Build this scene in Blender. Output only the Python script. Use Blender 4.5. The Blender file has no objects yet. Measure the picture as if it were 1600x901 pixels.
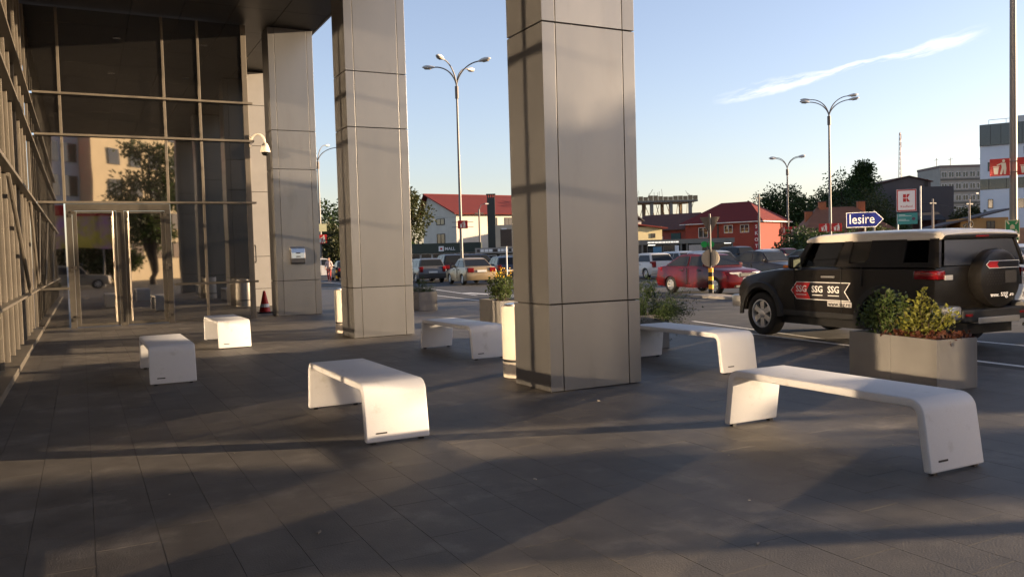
import bpy, bmesh, math, random
import numpy as np
from mathutils import Vector, Matrix
rnd = random.Random(7)
R = math.radians
sc = bpy.context.scene
col = sc.collection

# ------------------------------------------------------------------ camera
cam = bpy.data.cameras.new('camera')
cam_o = bpy.data.objects.new('camera', cam)
col.objects.link(cam_o)
sc.camera = cam_o
cam.sensor_width = 36
cam.lens = 29.25
cam.clip_start = .05
cam.clip_end = 6000
YAW, PITCH, ROLL, EYE = R(27.3), math.atan(54 / 1300), .028, 1.6
cam_o.matrix_world = (Matrix.Translation((0, 0, EYE)) @ Matrix.Rotation(-YAW, 4, 'Z')
                      @ Matrix.Rotation(math.pi / 2 - PITCH, 4, 'X') @ Matrix.Rotation(-ROLL, 4, 'Z'))

# ------------------------------------------------------------------ sky and sun
SUN_EL, SUN_AZ = R(8.0), R(113)          # azimuth from +Y towards +X
w = bpy.data.worlds.new('World')
sc.world = w
w.use_nodes = True
nt = w.node_tree
bg = nt.nodes['Background']
sky = nt.nodes.new('ShaderNodeTexSky')
sky.sky_type = 'NISHITA'
sky.sun_disc = False
sky.sun_elevation = SUN_EL
sky.sun_rotation = SUN_AZ
sky.air_density = 1.0
sky.dust_density = .8
sky.ozone_density = 2.2
bg.inputs[1].default_value = .088
# one thin streak of high cloud, a function of the direction alone
geo = nt.nodes.new('ShaderNodeTexCoord')
def wmath(op, a, b=None, c=None):
    n = nt.nodes.new('ShaderNodeMath'); n.operation = op
    for i, v in enumerate((a, b, c)):
        if v is None: continue
        if isinstance(v, (int, float)): n.inputs[i].default_value = v
        else: nt.links.new(v, n.inputs[i])
    return n.outputs[0]
def wdot(v, d):
    n = nt.nodes.new('ShaderNodeVectorMath'); n.operation = 'DOT_PRODUCT'
    nt.links.new(v, n.inputs[0]); n.inputs[1].default_value = d
    return n.outputs['Value']
CL_C, CL_U, CL_V = Vector((.7423, .6421, .1918)), Vector((.6240, -.7666, .1513)), None
CL_C.normalize(); CL_U = (CL_U - CL_C * CL_U.dot(CL_C)).normalized(); CL_V = CL_C.cross(CL_U)
cu, cv, cc = (wdot(geo.outputs['Generated'], d) for d in (CL_U, CL_V, CL_C))
warp = nt.nodes.new('ShaderNodeTexNoise'); warp.inputs['Scale'].default_value = 9; warp.inputs['Detail'].default_value = 5
nt.links.new(geo.outputs['Generated'], warp.inputs['Vector'])
vv = wmath('ADD', cv, wmath('MULTIPLY', wmath('SUBTRACT', warp.outputs['Fac'], .5), .035))
comb = nt.nodes.new('ShaderNodeCombineXYZ')
nt.links.new(wmath('MULTIPLY', cu, 9), comb.inputs[0]); nt.links.new(wmath('MULTIPLY', vv, 70), comb.inputs[1])
fib = nt.nodes.new('ShaderNodeTexNoise'); fib.inputs['Scale'].default_value = 1.6; fib.inputs['Detail'].default_value = 7; fib.inputs['Roughness'].default_value = .62
nt.links.new(comb.outputs[0], fib.inputs['Vector'])
wide = wmath('ADD', .0062, wmath('MULTIPLY', wmath('SINE', wmath('MULTIPLY_ADD', cu, 31, 4.1)), 0.003))
across = wmath('SUBTRACT', 1, wmath('POWER', wmath('DIVIDE', vv, wide), 2))
along = wmath('SUBTRACT', 1, wmath('POWER', wmath('DIVIDE', cu, .142), 4))
m = wmath('MULTIPLY', wmath('MAXIMUM', across, 0), wmath('MAXIMUM', along, 0))
m = wmath('MULTIPLY', m, wmath('GREATER_THAN', cc, 0))
m = wmath('MULTIPLY', m, wmath('MULTIPLY_ADD', fib.outputs['Fac'], 2.2, -.9))
m = wmath('MINIMUM', wmath('MAXIMUM', m, 0), .42)
mixc = nt.nodes.new('ShaderNodeMix'); mixc.data_type = 'RGBA'
hs = nt.nodes.new('ShaderNodeHueSaturation'); hs.inputs['Saturation'].default_value = .80; hs.inputs['Value'].default_value = 1.15
tint = nt.nodes.new('ShaderNodeMix'); tint.data_type = 'RGBA'; tint.blend_type = 'MULTIPLY'; tint.inputs['Factor'].default_value = 1; tint.inputs['B'].default_value = (1.12, .95, 1.03, 1)
nt.links.new(sky.outputs[0], tint.inputs['A']); nt.links.new(tint.outputs['Result'], hs.inputs['Color'])
nt.links.new(m, mixc.inputs['Factor']); nt.links.new(hs.outputs[0], mixc.inputs['A'])
mixc.inputs['B'].default_value = (7.0, 6.3, 5.9, 1)
nt.links.new(mixc.outputs['Result'], bg.inputs[0])

sun = bpy.data.lights.new('sun', 'SUN')
sun.energy = 5.0
sun.angle = R(.55)
sun.color = (1, .75, .49)
sun_o = bpy.data.objects.new('sun', sun)
col.objects.link(sun_o)
TO_SUN = Vector((math.sin(SUN_AZ) * math.cos(SUN_EL), math.cos(SUN_AZ) * math.cos(SUN_EL), math.sin(SUN_EL)))
sun_o.rotation_euler = (-TO_SUN).to_track_quat('-Z', 'Y').to_euler()

vs_ = sc.view_settings
vs_.view_transform = 'Standard'; vs_.look = 'None'; vs_.gamma = 1; vs_.exposure = 1.70
vs_.use_curve_mapping = False
cy = sc.cycles
cy.use_denoising = True
cy.use_guiding = True            # sunlight mirrored by the glass hall onto the paving is found by guided paths
cy.use_surface_guiding = True
cy.guiding_training_samples = 64
cy.max_bounces = 8; cy.diffuse_bounces = 3; cy.glossy_bounces = 5; cy.transmission_bounces = 6; cy.transparent_max_bounces = 12
cy.caustics_reflective = True
cy.sample_clamp_indirect = 12
cy.blur_glossy = 0

# ------------------------------------------------------------------ materials
MATS = {}
def mat(name, c, rough=.6, metal=0, var=.12, scale=6.0, bump=0, bscale=40, coat=0, spec=.3, island=0, trans=0, emit=None, stretch=None, vmix=None, world=False):
    """Principled material; colour varies by +-var with noise in object space and per island."""
    if name in MATS: return MATS[name]
    mt = bpy.data.materials.new(name); mt.use_nodes = True
    n = mt.node_tree.nodes; l = mt.node_tree.links
    b = n['Principled BSDF']
    b.inputs['Roughness'].default_value = rough; b.inputs['Metallic'].default_value = metal
    b.inputs['Specular IOR Level'].default_value = spec
    b.inputs['Coat Weight'].default_value = coat; b.inputs['Coat Roughness'].default_value = .04
    tc = n.new('ShaderNodeTexCoord'); src = n.new('ShaderNodeNewGeometry').outputs['Position'] if world else tc.outputs['Object']
    if stretch:
        mp = n.new('ShaderNodeMapping'); mp.inputs['Scale'].default_value = stretch
        l.new(src, mp.inputs[0]); src = mp.outputs[0]
    hsv = n.new('ShaderNodeHueSaturation'); hsv.inputs['Color'].default_value = (*c, 1)
    val = None
    if var:
        nz = n.new('ShaderNodeTexNoise'); nz.inputs['Scale'].default_value = scale; nz.inputs['Detail'].default_value = 6; nz.inputs['Roughness'].default_value = .6
        l.new(src, nz.inputs['Vector'])
        mr = n.new('ShaderNodeMapRange'); mr.inputs['From Min'].default_value = .25; mr.inputs['From Max'].default_value = .75
        mr.inputs['To Min'].default_value = 1 - var; mr.inputs['To Max'].default_value = 1 + var
        l.new(nz.outputs['Fac'], mr.inputs['Value']); val = mr.outputs[0]
        rr = n.new('ShaderNodeMapRange'); rr.inputs['To Min'].default_value = max(.0, rough - .06); rr.inputs['To Max'].default_value = rough + .06
        l.new(nz.outputs['Fac'], rr.inputs['Value']); 
        if rough > .12: l.new(rr.outputs[0], b.inputs['Roughness'])
    if island:
        g = n.new('ShaderNodeNewGeometry'); oi = n.new('ShaderNodeObjectInfo')
        ad = n.new('ShaderNodeMath'); ad.operation = 'ADD'; l.new(g.outputs['Random Per Island'], ad.inputs[0]); l.new(oi.outputs['Random'], ad.inputs[1])
        fr = n.new('ShaderNodeMath'); fr.operation = 'FRACT'; l.new(ad.outputs[0], fr.inputs[0])
        mi = n.new('ShaderNodeMapRange'); mi.inputs['To Min'].default_value = 1 - island; mi.inputs['To Max'].default_value = 1 + island
        l.new(fr.outputs[0], mi.inputs['Value'])
        if val:
            mu = n.new('ShaderNodeMath'); mu.operation = 'MULTIPLY'; l.new(val, mu.inputs[0]); l.new(mi.outputs[0], mu.inputs[1]); val = mu.outputs[0]
        else: val = mi.outputs[0]
    if val: l.new(val, hsv.inputs['Value'])
    colour = hsv.outputs[0]
    if vmix:                       # patches of a second colour: (colour, scale, threshold)
        nz2 = n.new('ShaderNodeTexNoise'); nz2.inputs['Scale'].default_value = vmix[1]; nz2.inputs['Detail'].default_value = 8; nz2.inputs['Roughness'].default_value = .65
        l.new(src, nz2.inputs['Vector'])
        mr2 = n.new('ShaderNodeMapRange'); mr2.inputs['From Min'].default_value = vmix[2]; mr2.inputs['From Max'].default_value = vmix[2] + .18
        l.new(nz2.outputs['Fac'], mr2.inputs['Value'])
        mx = n.new('ShaderNodeMix'); mx.data_type = 'RGBA'; l.new(mr2.outputs[0], mx.inputs['Factor']); l.new(colour, mx.inputs['A']); mx.inputs['B'].default_value = (*vmix[0], 1)
        colour = mx.outputs['Result']
    l.new(colour, b.inputs['Base Color'])
    if bump:
        nb = n.new('ShaderNodeTexNoise'); nb.inputs['Scale'].default_value = bscale; nb.inputs['Detail'].default_value = 5
        l.new(src, nb.inputs['Vector'])
        bp = n.new('ShaderNodeBump'); bp.inputs['Strength'].default_value = bump; bp.inputs['Distance'].default_value = .02
        l.new(nb.outputs['Fac'], bp.inputs['Height']); l.new(bp.outputs[0], b.inputs['Normal'])
    if emit:
        b.inputs['Emission Color'].default_value = (*emit[0], 1); b.inputs['Emission Strength'].default_value = emit[1]
    if trans:
        tr = n.new('ShaderNodeBsdfTranslucent'); l.new(colour, tr.inputs[0])
        ms = n.new('ShaderNodeMixShader'); ms.inputs[0].default_value = trans
        l.new(b.outputs[0], ms.inputs[1]); l.new(tr.outputs[0], ms.inputs[2]); l.new(ms.outputs[0], n['Material Output'].inputs[0])
    MATS[name] = mt
    return mt

def clear_glass(name, tint, clear):
    """thin tinted pane: partly see-through, with a mirror reflection that grows towards grazing angles"""
    if name in MATS: return MATS[name]
    mt = bpy.data.materials.new(name); mt.use_nodes = True
    n = mt.node_tree.nodes; l = mt.node_tree.links
    n.remove(n['Principled BSDF'])
    t = n.new('ShaderNodeBsdfTransparent'); t.inputs[0].default_value = (*tint, 1)
    d = n.new('ShaderNodeBsdfDiffuse'); d.inputs[0].default_value = (.012, .013, .014, 1)
    g = n.new('ShaderNodeBsdfGlossy'); g.inputs['Roughness'].default_value = .02
    m1 = n.new('ShaderNodeMixShader'); m1.inputs[0].default_value = clear
    l.new(d.outputs[0], m1.inputs[1]); l.new(t.outputs[0], m1.inputs[2])
    f = n.new('ShaderNodeFresnel'); f.inputs[0].default_value = 1.6
    m2 = n.new('ShaderNodeMixShader'); l.new(f.outputs[0], m2.inputs[0]); l.new(m1.outputs[0], m2.inputs[1]); l.new(g.outputs[0], m2.inputs[2])
    l.new(m2.outputs[0], n['Material Output'].inputs[0])
    MATS[name] = mt
    return mt

def mirror_glass(name, refl, body):
    """sun-control glazing: dark behind, strong coated reflection, every pane very slightly bowed"""
    mt = bpy.data.materials.new(name); mt.use_nodes = True
    n = mt.node_tree.nodes; l = mt.node_tree.links
    n.remove(n['Principled BSDF'])
    d = n.new('ShaderNodeBsdfDiffuse'); d.inputs[0].default_value = (*body, 1)
    g = n.new('ShaderNodeBsdfGlossy'); g.inputs[0].default_value = (.95, .93, .9, 1); g.inputs['Roughness'].default_value = .022
    f = n.new('ShaderNodeFresnel'); f.inputs[0].default_value = 1.5
    mr = n.new('ShaderNodeMapRange'); mr.inputs['To Min'].default_value = refl; mr.inputs['To Max'].default_value = 1.0
    l.new(f.outputs[0], mr.inputs['Value'])
    ms = n.new('ShaderNodeMixShader'); l.new(mr.outputs[0], ms.inputs[0]); l.new(d.outputs[0], ms.inputs[1]); l.new(g.outputs[0], ms.inputs[2])
    nz = n.new('ShaderNodeTexNoise'); nz.inputs['Scale'].default_value = .7; nz.inputs['Detail'].default_value = 1
    tc = n.new('ShaderNodeTexCoord'); l.new(tc.outputs['Object'], nz.inputs['Vector'])
    bp = n.new('ShaderNodeBump'); bp.inputs['Strength'].default_value = .05; bp.inputs['Distance'].default_value = .03
    l.new(nz.outputs['Fac'], bp.inputs['Height']); l.new(bp.outputs[0], g.inputs['Normal'])
    l.new(ms.outputs[0], n['Material Output'].inputs[0])
    MATS[name] = mt
    return mt

def C(h):       # sRGB 0-255 triple -> linear
    return tuple((v / 255 / 12.92 if v / 255 <= .04045 else ((v / 255 + .055) / 1.055) ** 2.4) for v in h)

# ------------------------------------------------------------------ mesh helpers
class MB:
    def __init__(s): s.v = []; s.f = []; s.m = None
    def add(s, vs, fs, M=None):
        k = len(s.v)
        s.v += [tuple(M @ Vector(p)) if M else tuple(p) for p in vs]
        s.f += [tuple(i + k for i in f) for f in fs]
        return s
    def box(s, a, b, M=None):
        x0, y0, z0 = a; x1, y1, z1 = b
        vs = [(x0, y0, z0), (x1, y0, z0), (x1, y1, z0), (x0, y1, z0), (x0, y0, z1), (x1, y0, z1), (x1, y1, z1), (x0, y1, z1)]
        return s.add(vs, [(3, 2, 1, 0), (4, 5, 6, 7), (0, 1, 5, 4), (1, 2, 6, 5), (2, 3, 7, 6), (3, 0, 4, 7)], M)
    def prism(s, poly, h0, h1, M=None):      # polygon in XY, extruded in Z
        n = len(poly)
        vs = [(p[0], p[1], h0) for p in poly] + [(p[0], p[1], h1) for p in poly]
        fs = [tuple(range(n - 1, -1, -1)), tuple(range(n, 2 * n))] + [(i, (i + 1) % n, n + (i + 1) % n, n + i) for i in range(n)]
        return s.add(vs, fs, M)
    def tube(s, path, r, n=10, caps=True):
        P = [Vector(p) for p in path]; k = len(P)
        rs = r if isinstance(r, (list, tuple)) else [r] * k
        vs, fs = [], []
        up = None
        for i, p in enumerate(P):
            t = (P[min(i + 1, k - 1)] - P[max(i - 1, 0)]).normalized()
            if up is None: up = t.orthogonal().normalized()
            up = (up - t * up.dot(t)).normalized(); q = t.cross(up)
            vs += [p + (up * math.cos(2 * math.pi * j / n) + q * math.sin(2 * math.pi * j / n)) * rs[i] for j in range(n)]
        for i in range(k - 1):
            fs += [(i * n + j, i * n + (j + 1) % n, (i + 1) * n + (j + 1) % n, (i + 1) * n + j) for j in range(n)]
        if caps: fs += [tuple(range(n - 1, -1, -1)), tuple(range((k - 1) * n, k * n))]
        return s.add(vs, fs)
    def lathe(s, prof, n=24, M=None, closed=False):     # (r, z) profile about Z
        vs, fs = [], []
        for r, z in prof: vs += [(r * math.cos(2 * math.pi * j / n), r * math.sin(2 * math.pi * j / n), z) for j in range(n)]
        k = len(prof)
        for i in range(k if closed else k - 1):
            a, b = i * n, ((i + 1) % k) * n
            fs += [(a + j, a + (j + 1) % n, b + (j + 1) % n, b + j) for j in range(n)]
        if not closed: fs += [tuple(range(n - 1, -1, -1)), tuple(range((k - 1) * n, k * n))]
        return s.add(vs, fs, M)
    def mesh(s, name, mt, smooth=None, bevel=0, seg=2, clean=True):
        me = bpy.data.meshes.new(name)
        me.from_pydata(s.v, [], s.f)
        if clean:
            bm = bmesh.new(); bm.from_mesh(me)
            bmesh.ops.recalc_face_normals(bm, faces=bm.faces)
            if bevel:
                es = [e for e in bm.edges if len(e.link_faces) == 2 and e.calc_face_angle(0) > .5]
                bmesh.ops.bevel(bm, geom=es, offset=bevel, segments=seg, affect='EDGES', profile=.5, clamp_overlap=True)
            bm.to_mesh(me); bm.free()
        if mt: me.materials.append(mt)
        if smooth is None: smooth = 0
        if smooth:
            me.polygons.foreach_set('use_smooth', [True] * len(me.polygons))
            me.set_sharp_from_angle(angle=R(smooth))
        return me
    def obj(s, name, mt, parent=None, loc=None, rz=0, **k):
        return put(name, s.mesh(name, mt, **k), parent, loc, rz)

def put(name, me, parent=None, loc=None, rz=0):
    o = bpy.data.objects.new(name, me)
    col.objects.link(o)
    if parent: o.parent = parent
    if loc: o.location = loc
    if rz: o.rotation_euler = (0, 0, rz)
    return o
def tag(o, label, cat, group=None):
    o['label'] = label; o['category'] = cat
    if group: o['group'] = group
    return o
def thing(name, label, cat, loc=(0, 0, 0), rz=0, group=None):
    return tag(put(name, None, None, loc, rz), label, cat, group)
def struct(o): o['kind'] = 'structure'; return o
def stuff(o): o['kind'] = 'stuff'; return o
def copy_tree(o, parent=None):
    c = o.copy(); col.objects.link(c)
    c.parent = parent
    for ch in list(o.children): copy_tree(ch, c)
    return c
def bx(name, a, b, mt, parent=None, bevel=0, **k): return MB().box(a, b).obj(name, mt, parent, bevel=bevel, **k)

def text_mesh(name, body, size, mt, parent, M, bold=0, depth=.002, align='CENTER', sx=1):
    """flat lettering; M maps text space (x right, y up, z out of the face) to the parent's space"""
    cu = bpy.data.curves.new(name, 'FONT'); cu.body = body; cu.size = size; cu.align_x = align; cu.align_y = 'CENTER'
    cu.offset = bold * size; cu.extrude = depth; cu.resolution_u = 2
    t = bpy.data.objects.new(name, cu); col.objects.link(t)
    bpy.context.view_layer.update()
    me = bpy.data.meshes.new_from_object(t.evaluated_get(bpy.context.evaluated_depsgraph_get()))
    bpy.data.objects.remove(t); bpy.data.curves.remove(cu)
    me.transform(M @ Matrix.Diagonal((sx, 1, 1, 1)))
    me.materials.clear(); me.materials.append(mt); me.name = name
    return put(name, me, parent)
def frame_on(o, right, up):
    r = Vector(right).normalized(); u = Vector(up).normalized(); n = r.cross(u)
    return Matrix(((r.x, u.x, n.x, o[0]), (r.y, u.y, n.y, o[1]), (r.z, u.z, n.z, o[2]), (0, 0, 0, 1)))

def pos(px, d, lat=0):
    """plan point: px gives the bearing as a column of a 1600 wide picture, d the depth in metres"""
    t = (px - 800) / 1300 * d + lat
    return (t * math.cos(YAW) + d * math.sin(YAW), -t * math.sin(YAW) + d * math.cos(YAW))
# ------------------------------------------------------------------ palette
ASPHALT = mat('asphalt', (.06, .057, .054), .8, 0, .25, .35, .25, 60, vmix=((.095, .09, .084), 1.3, .5))
PAVER = mat('paver_stone', (.092, .082, .070), .6, 0, .3, 3.0, .2, 90, island=.07, vmix=((.165, .148, .126), 1.5, .555), spec=.3, world=True)
JOINT = mat('paver_joint', (.07, .063, .054), .9, 0, .3, 5)
PAINT = mat('road_paint', (.62, .61, .58), .7, 0, .25, 9, vmix=((.16, .155, .15), 5, .56))
PANEL = mat('column_panel', (.176, .173, .170), .31, .65, .04, 1.2, stretch=(2, 2, .5), island=.07, vmix=((.15, .146, .14), .9, .58), world=True)
PANEL_D = mat('column_core', (.02, .019, .018), .8, 0, 0)
GOLD = mat('mullion_metal', (.128, .112, .09), .45, .4, .08, 4)
GREY_METAL = mat('door_metal', (.085, .076, .063), .4, .5, .08, 4)
STEEL = mat('brushed_steel', (.52, .51, .49), .22, 1, .08, 30, stretch=(1, 1, 8))
GLASS = mirror_glass('facade_glass', .44, (.011, .010, .009))
SOFFIT = mat('soffit_panel', (.05, .046, .042), .45, .3, .1, 2)
WALLP = mat('wall_panel', (.26, .245, .225), .5, .2, .06, 2)
CONC = mat('white_concrete', (.52, .515, .51), .62, 0, .10, 220, .16, 190, vmix=((.38, .365, .34), 4.5, .575), world=True)
SLOT = mat('dark_slot', (.03, .028, .026), .8, 0, 0)
PLANTER = mat('planter_grey', (.15, .145, .137), .7, 0, .08, 3, .06, 160)
SOIL = mat('soil', (.035, .024, .017), .95, 0, .4, 14, .6, 30)
BINW = mat('bin_shell', (.55, .5, .42), .45, 0, .05, 3, vmix=((.42, .37, .3), 3, .62))
BLACK = mat('black_plastic', (.015, .015, .015), .5, 0, .1, 8)
RUBBER = mat('tyre_rubber', (.018, .017, .016), .75, 0, .2, 12, .1, 60)
WHITE = mat('white_paint', (.75, .74, .72), .5, 0, .05, 4)
RED = mat('sign_red', (.42, .018, .016), .45, 0, .05, 4)
BLUE = mat('sign_blue', (.006, .013, .14), .8, 0, .06, 4)
GREEN = mat('sign_green', (.015, .21, .07), .45, 0, .06, 4)
YELLOW = mat('post_yellow', (.85, .40, .02), .5, 0, .08, 6)
POLE = mat('galvanised_pole', (.17, .16, .15), .5, .4, .1, 3, stretch=(1, 1, .2))

# ------------------------------------------------------------------ ground, plaza, markings
GZ = -.012
g = MB(); S = 3000
g.add([(-S, -S, GZ), (S, -S, GZ), (S, S, GZ), (-S, S, GZ)], [(0, 1, 2, 3)])
struct(g.obj('ground', ASPHALT, clean=False))
edge_x = lambda y: 10.0 + .09 * y
E0, E1 = -13, 60
pl = MB(); pl.prism([(-1.2, E0), (edge_x(E0), E0), (edge_x(E1), E1), (-1.2, E1)], -.2, -.005)
plaza = struct(pl.obj('pavement', JOINT))
TW, TL, TG = .34, .68, .003
tile_me = MB().box((-TW / 2 + TG / 2, -TL / 2 + TG / 2, -.03), (TW / 2 - TG / 2, TL / 2 - TG / 2, 0)).mesh('paver', PAVER)
half = math.atan(800 / 1300) + .03
cells = []
for i in range(-3, 42):
    x = -1.02 + TW * (i + .5)
    off = (i * .37 % 1) * TL
    for j in range(-40, 70):
        y = j * TL + off
        if x < -1.0 or x + TW / 2 > edge_x(y) - .12 or y > 46: continue
        d = x * math.sin(YAW) + y * math.cos(YAW); s_ = x * math.cos(YAW) - y * math.sin(YAW)
        vis = d > 2.6 and abs(s_) < d * math.tan(half) + .5
        if not vis and (y > 26 or y < -22): continue
        cells.append((0 if vis else 1, d if vis else abs(d), x, y))
cells.sort()
rest = MB()
for k, (nv, d, x, y) in enumerate(cells):
    dz = -rnd.random() * .0007
    if k < 300:
        o = put('paver', tile_me, plaza, (x, y, dz)); o.rotation_euler = (rnd.uniform(-.0006, .0006), rnd.uniform(-.0009, .0009), 0)
    elif not nv or abs(x - 3) < 9:
        a, b = TW / 2 - TG / 2, TL / 2 - TG / 2
        rest.add([(x - a, y - b, -.02), (x + a, y - b, -.02), (x + a, y + b, -.02), (x - a, y + b, -.02), (x - a, y - b, dz), (x + a, y - b, dz), (x + a, y + b, dz), (x - a, y + b, dz)],
                 [(4, 5, 6, 7), (0, 1, 5, 4), (1, 2, 6, 5), (2, 3, 7, 6), (3, 0, 4, 7)])
stuff(rest.obj('paver_field', PAVER, plaza, clean=False))

def stripe(pts, wd=.1, name='road_marking'):
    mb = MB(); P = [Vector((*p, 0)) for p in pts]; vs = []
    for i, p in enumerate(P):
        t = (P[min(i + 1, len(P) - 1)] - P[max(i - 1, 0)]).normalized(); q = Vector((-t.y, t.x, 0)) * wd / 2
        vs += [p + q + Vector((0, 0, GZ + .004)), p - q + Vector((0, 0, GZ + .004))]
    mb.add(vs, [(2 * i, 2 * i + 1, 2 * i + 3, 2 * i + 2) for i in range(len(P) - 1)])
    return struct(mb.obj(name, PAINT, clean=False))
MW = mat('kerb_line', (.6, .585, .55), .7, 0, .15, 6)
bx_ = MB(); bx_.add([(edge_x(E0) - .1, E0, -.003), (edge_x(E0) + .02, E0, -.003), (edge_x(E1) + .02, E1, -.003), (edge_x(E1) - .1, E1, -.003)], [(0, 1, 2, 3)])
struct(bx_.obj('road_marking', MW, clean=False))
for a, b in (((12.05, 14.6), (11.25, 10.2)), ((12.75, 17.2), (12.3, 15.6)), ((12.75, 9.0), (12.45, 4.0)), ((13.0, 20.5), (12.85, 18.6))): stripe([a, b], .1)
stripe([(15.5, 40), (13.9, 30)], .12); stripe([(13.4, 27), (13.0, 25)], .12)
ar = MB(); z = GZ + .004                                 # lane arrow
ar.add([(14.3, 32.5, z), (14.75, 32.5, z), (14.9, 27.8, z), (14.6, 27.8, z), (15.35, 27.9, z), (14.7, 25.2, z), (14.15, 27.7, z)], [(0, 1, 2, 3), (4, 5, 6)])
struct(ar.obj('road_marking', PAINT, clean=False))
KERB = mat('kerb_stone', (.24, .225, .2), .8, 0, .15, 5)
def island(name, pts, h=.07):
    return struct(MB().prism(pts, GZ - .05, h).obj(name, KERB, bevel=.02))
island('kerb', [(18.2, 22.6), (18.75, 22.55), (19.0, 22.2), (18.95, 21.4), (18.4, 19.7), (18.1, 19.4), (17.85, 19.6), (18.0, 22.3)])

# ------------------------------------------------------------------ columns
def make_column(y0, label, x0_=4.7):
    W_, D_ = 1.26, .86
    t = thing('column', label, 'column', (x0_, y0, 0), 0, 'panel clad columns along the front of the hall')
    bx('core', (.035, .035, 0), (W_ - .035, D_ - .035, 8.22), PANEL_D, t)
    rows = [(.012, 1.0), (1.018, 4.19), (4.208, 5.29), (5.308, 8.19)]
    cols = [(0, .167), (.180, 1.082), (1.095, W_)]
    for z0, z1 in rows:
        for x0, x1 in cols:
            bx('panel', (x0, 0, z0), (x1, .035, z1), PANEL, t, bevel=.0012)
            bx('panel', (x0, D_ - .035, z0), (x1, D_, z1), PANEL, t, bevel=.0012)
        for xa in (0, W_ - .035):
            bx('panel', (xa, .0375, z0), (xa + .035, D_ - .0375, z1), PANEL, t, bevel=.0012)
    return t
make_column(8.2, 'tall metal clad column behind the white bench with a shadow band')
make_column(16.15, 'tall metal clad column with a cream litter bin peeping out behind it', 4.78)
make_column(24.2, 'tall metal clad column carrying the steel ashtray beside the glass doors', 4.95)
make_column(.32, 'tall metal clad column next to the camera, mirrored in the glass wall')

# ------------------------------------------------------------------ glass entrance hall
FX, FY = -1.08, 24.3
hall = thing('entrance_hall', 'dark glass entrance hall with golden mullions, ledges and double doors', 'building')
Z = [(.12, 1.02), (1.06, 3.2), (3.26, 4.77), (4.83, 5.72), (5.78, 8.18)]
ys = [FY - .06 - 1.13 * k for k in range(0, 21)]
bx('plinth', (FX - .3, ys[-1], 0), (FX + .18, FY - .22, .1), GOLD, hall, bevel=.006)
bx('transom', (FX - .06, ys[-1], 1.02), (FX + .13, FY - .03, 1.06), GOLD, hall, bevel=.004)
for z0, z1 in ((3.2, 3.26), (4.77, 4.83), (5.72, 5.78)):
    bx('transom', (FX - .06, ys[-1], z0), (FX + .15, FY - .03, z1), GOLD, hall, bevel=.004)
mull = {}
for ti, (z0, z1) in enumerate(Z):
    if z1 == 3.2 : pass
    me = MB().box((FX - .04, -.027, z0), (FX + .03, .027, z1)).mesh('mullion', GOLD, bevel=.004)
    pm = MB().box((FX - .05, .033, z0), (FX - .02, 1.13 - .033, z1)).mesh('pane', GLASS)
    for k, y in enumerate(ys):
        if k: put('mullion', me, hall, (0, y, 0))
        if k:
            p = put('pane', pm, hall, (0, y, 0))
            p.rotation_euler = (0, 0, 0)
bx('end_wall', (-14, ys[-1] - .5, 0), (FX + .02, ys[-1] - .04, 8.18), mat('plinth_stone', (.13, .12, .11), .8, 0, .15, 1), hall)
# raking braces on the long wall
for ya, za, yb, zb in ((15.6, 3.1, 20.3, 1.06), (22.0, 3.1, 24.1, 1.2), (8.0, 3.1, 12.6, 1.06)):
    MB().tube([(FX + .1, ya, za), (FX + .1, yb, zb)], .035, 8).obj('brace', GOLD, hall, smooth=40)
# end wall with the doors
mx = [FX + .02, -.31, 2.17, 3.07, 4.28]
zt = [3.21, 4.93, 5.98]
for z in zt: bx('transom', (FX + .16, FY - .13, z), (4.46, FY + .05, z + .055), GOLD, hall, bevel=.004)
bands = [(0, 3.21), (3.265, 4.93), (4.985, 5.98), (6.035, 8.18)]
for bi, (z0, z1) in enumerate(bands):
    for i, x in enumerate(mx):
        wd = .07 if i == 4 else .032
        if bi == 0 and i in (1, 2): continue
        bx('mullion', (x - wd, FY - .055, z0 + (.0 if bi else .02)), (x + wd, FY + .05, z1), GOLD, hall, bevel=.004)
    for i in range(4):
        if bi == 0 and i == 1: continue
        bx('pane', (mx[i] + .03, FY - .012, z0 + (.02 if not bi else 0)), (mx[i + 1] - (.07 if i == 3 else .03), FY + .012, z1), GLASS, hall)
bx('rail', (FX + .1, FY - .1, 1.0), (-.29, FY - .058, 1.06), GREY_METAL, hall, bevel=.004)
bx('rail', (2.23, FY - .1, 1.0), (4.44, FY - .058, 1.06), GREY_METAL, hall, bevel=.004)
bx('sill', (FX + .18, FY - .1, 0), (-.33, FY + .04, .02), GREY_METAL, hall)
bx('sill', (2.2, FY - .1, 0), (4.35, FY + .04, .02), GREY_METAL, hall)
bx('side_wall', (4.30, FY + .06, 0), (4.345, 30.0, 8.18), SOFFIT, hall)
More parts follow.
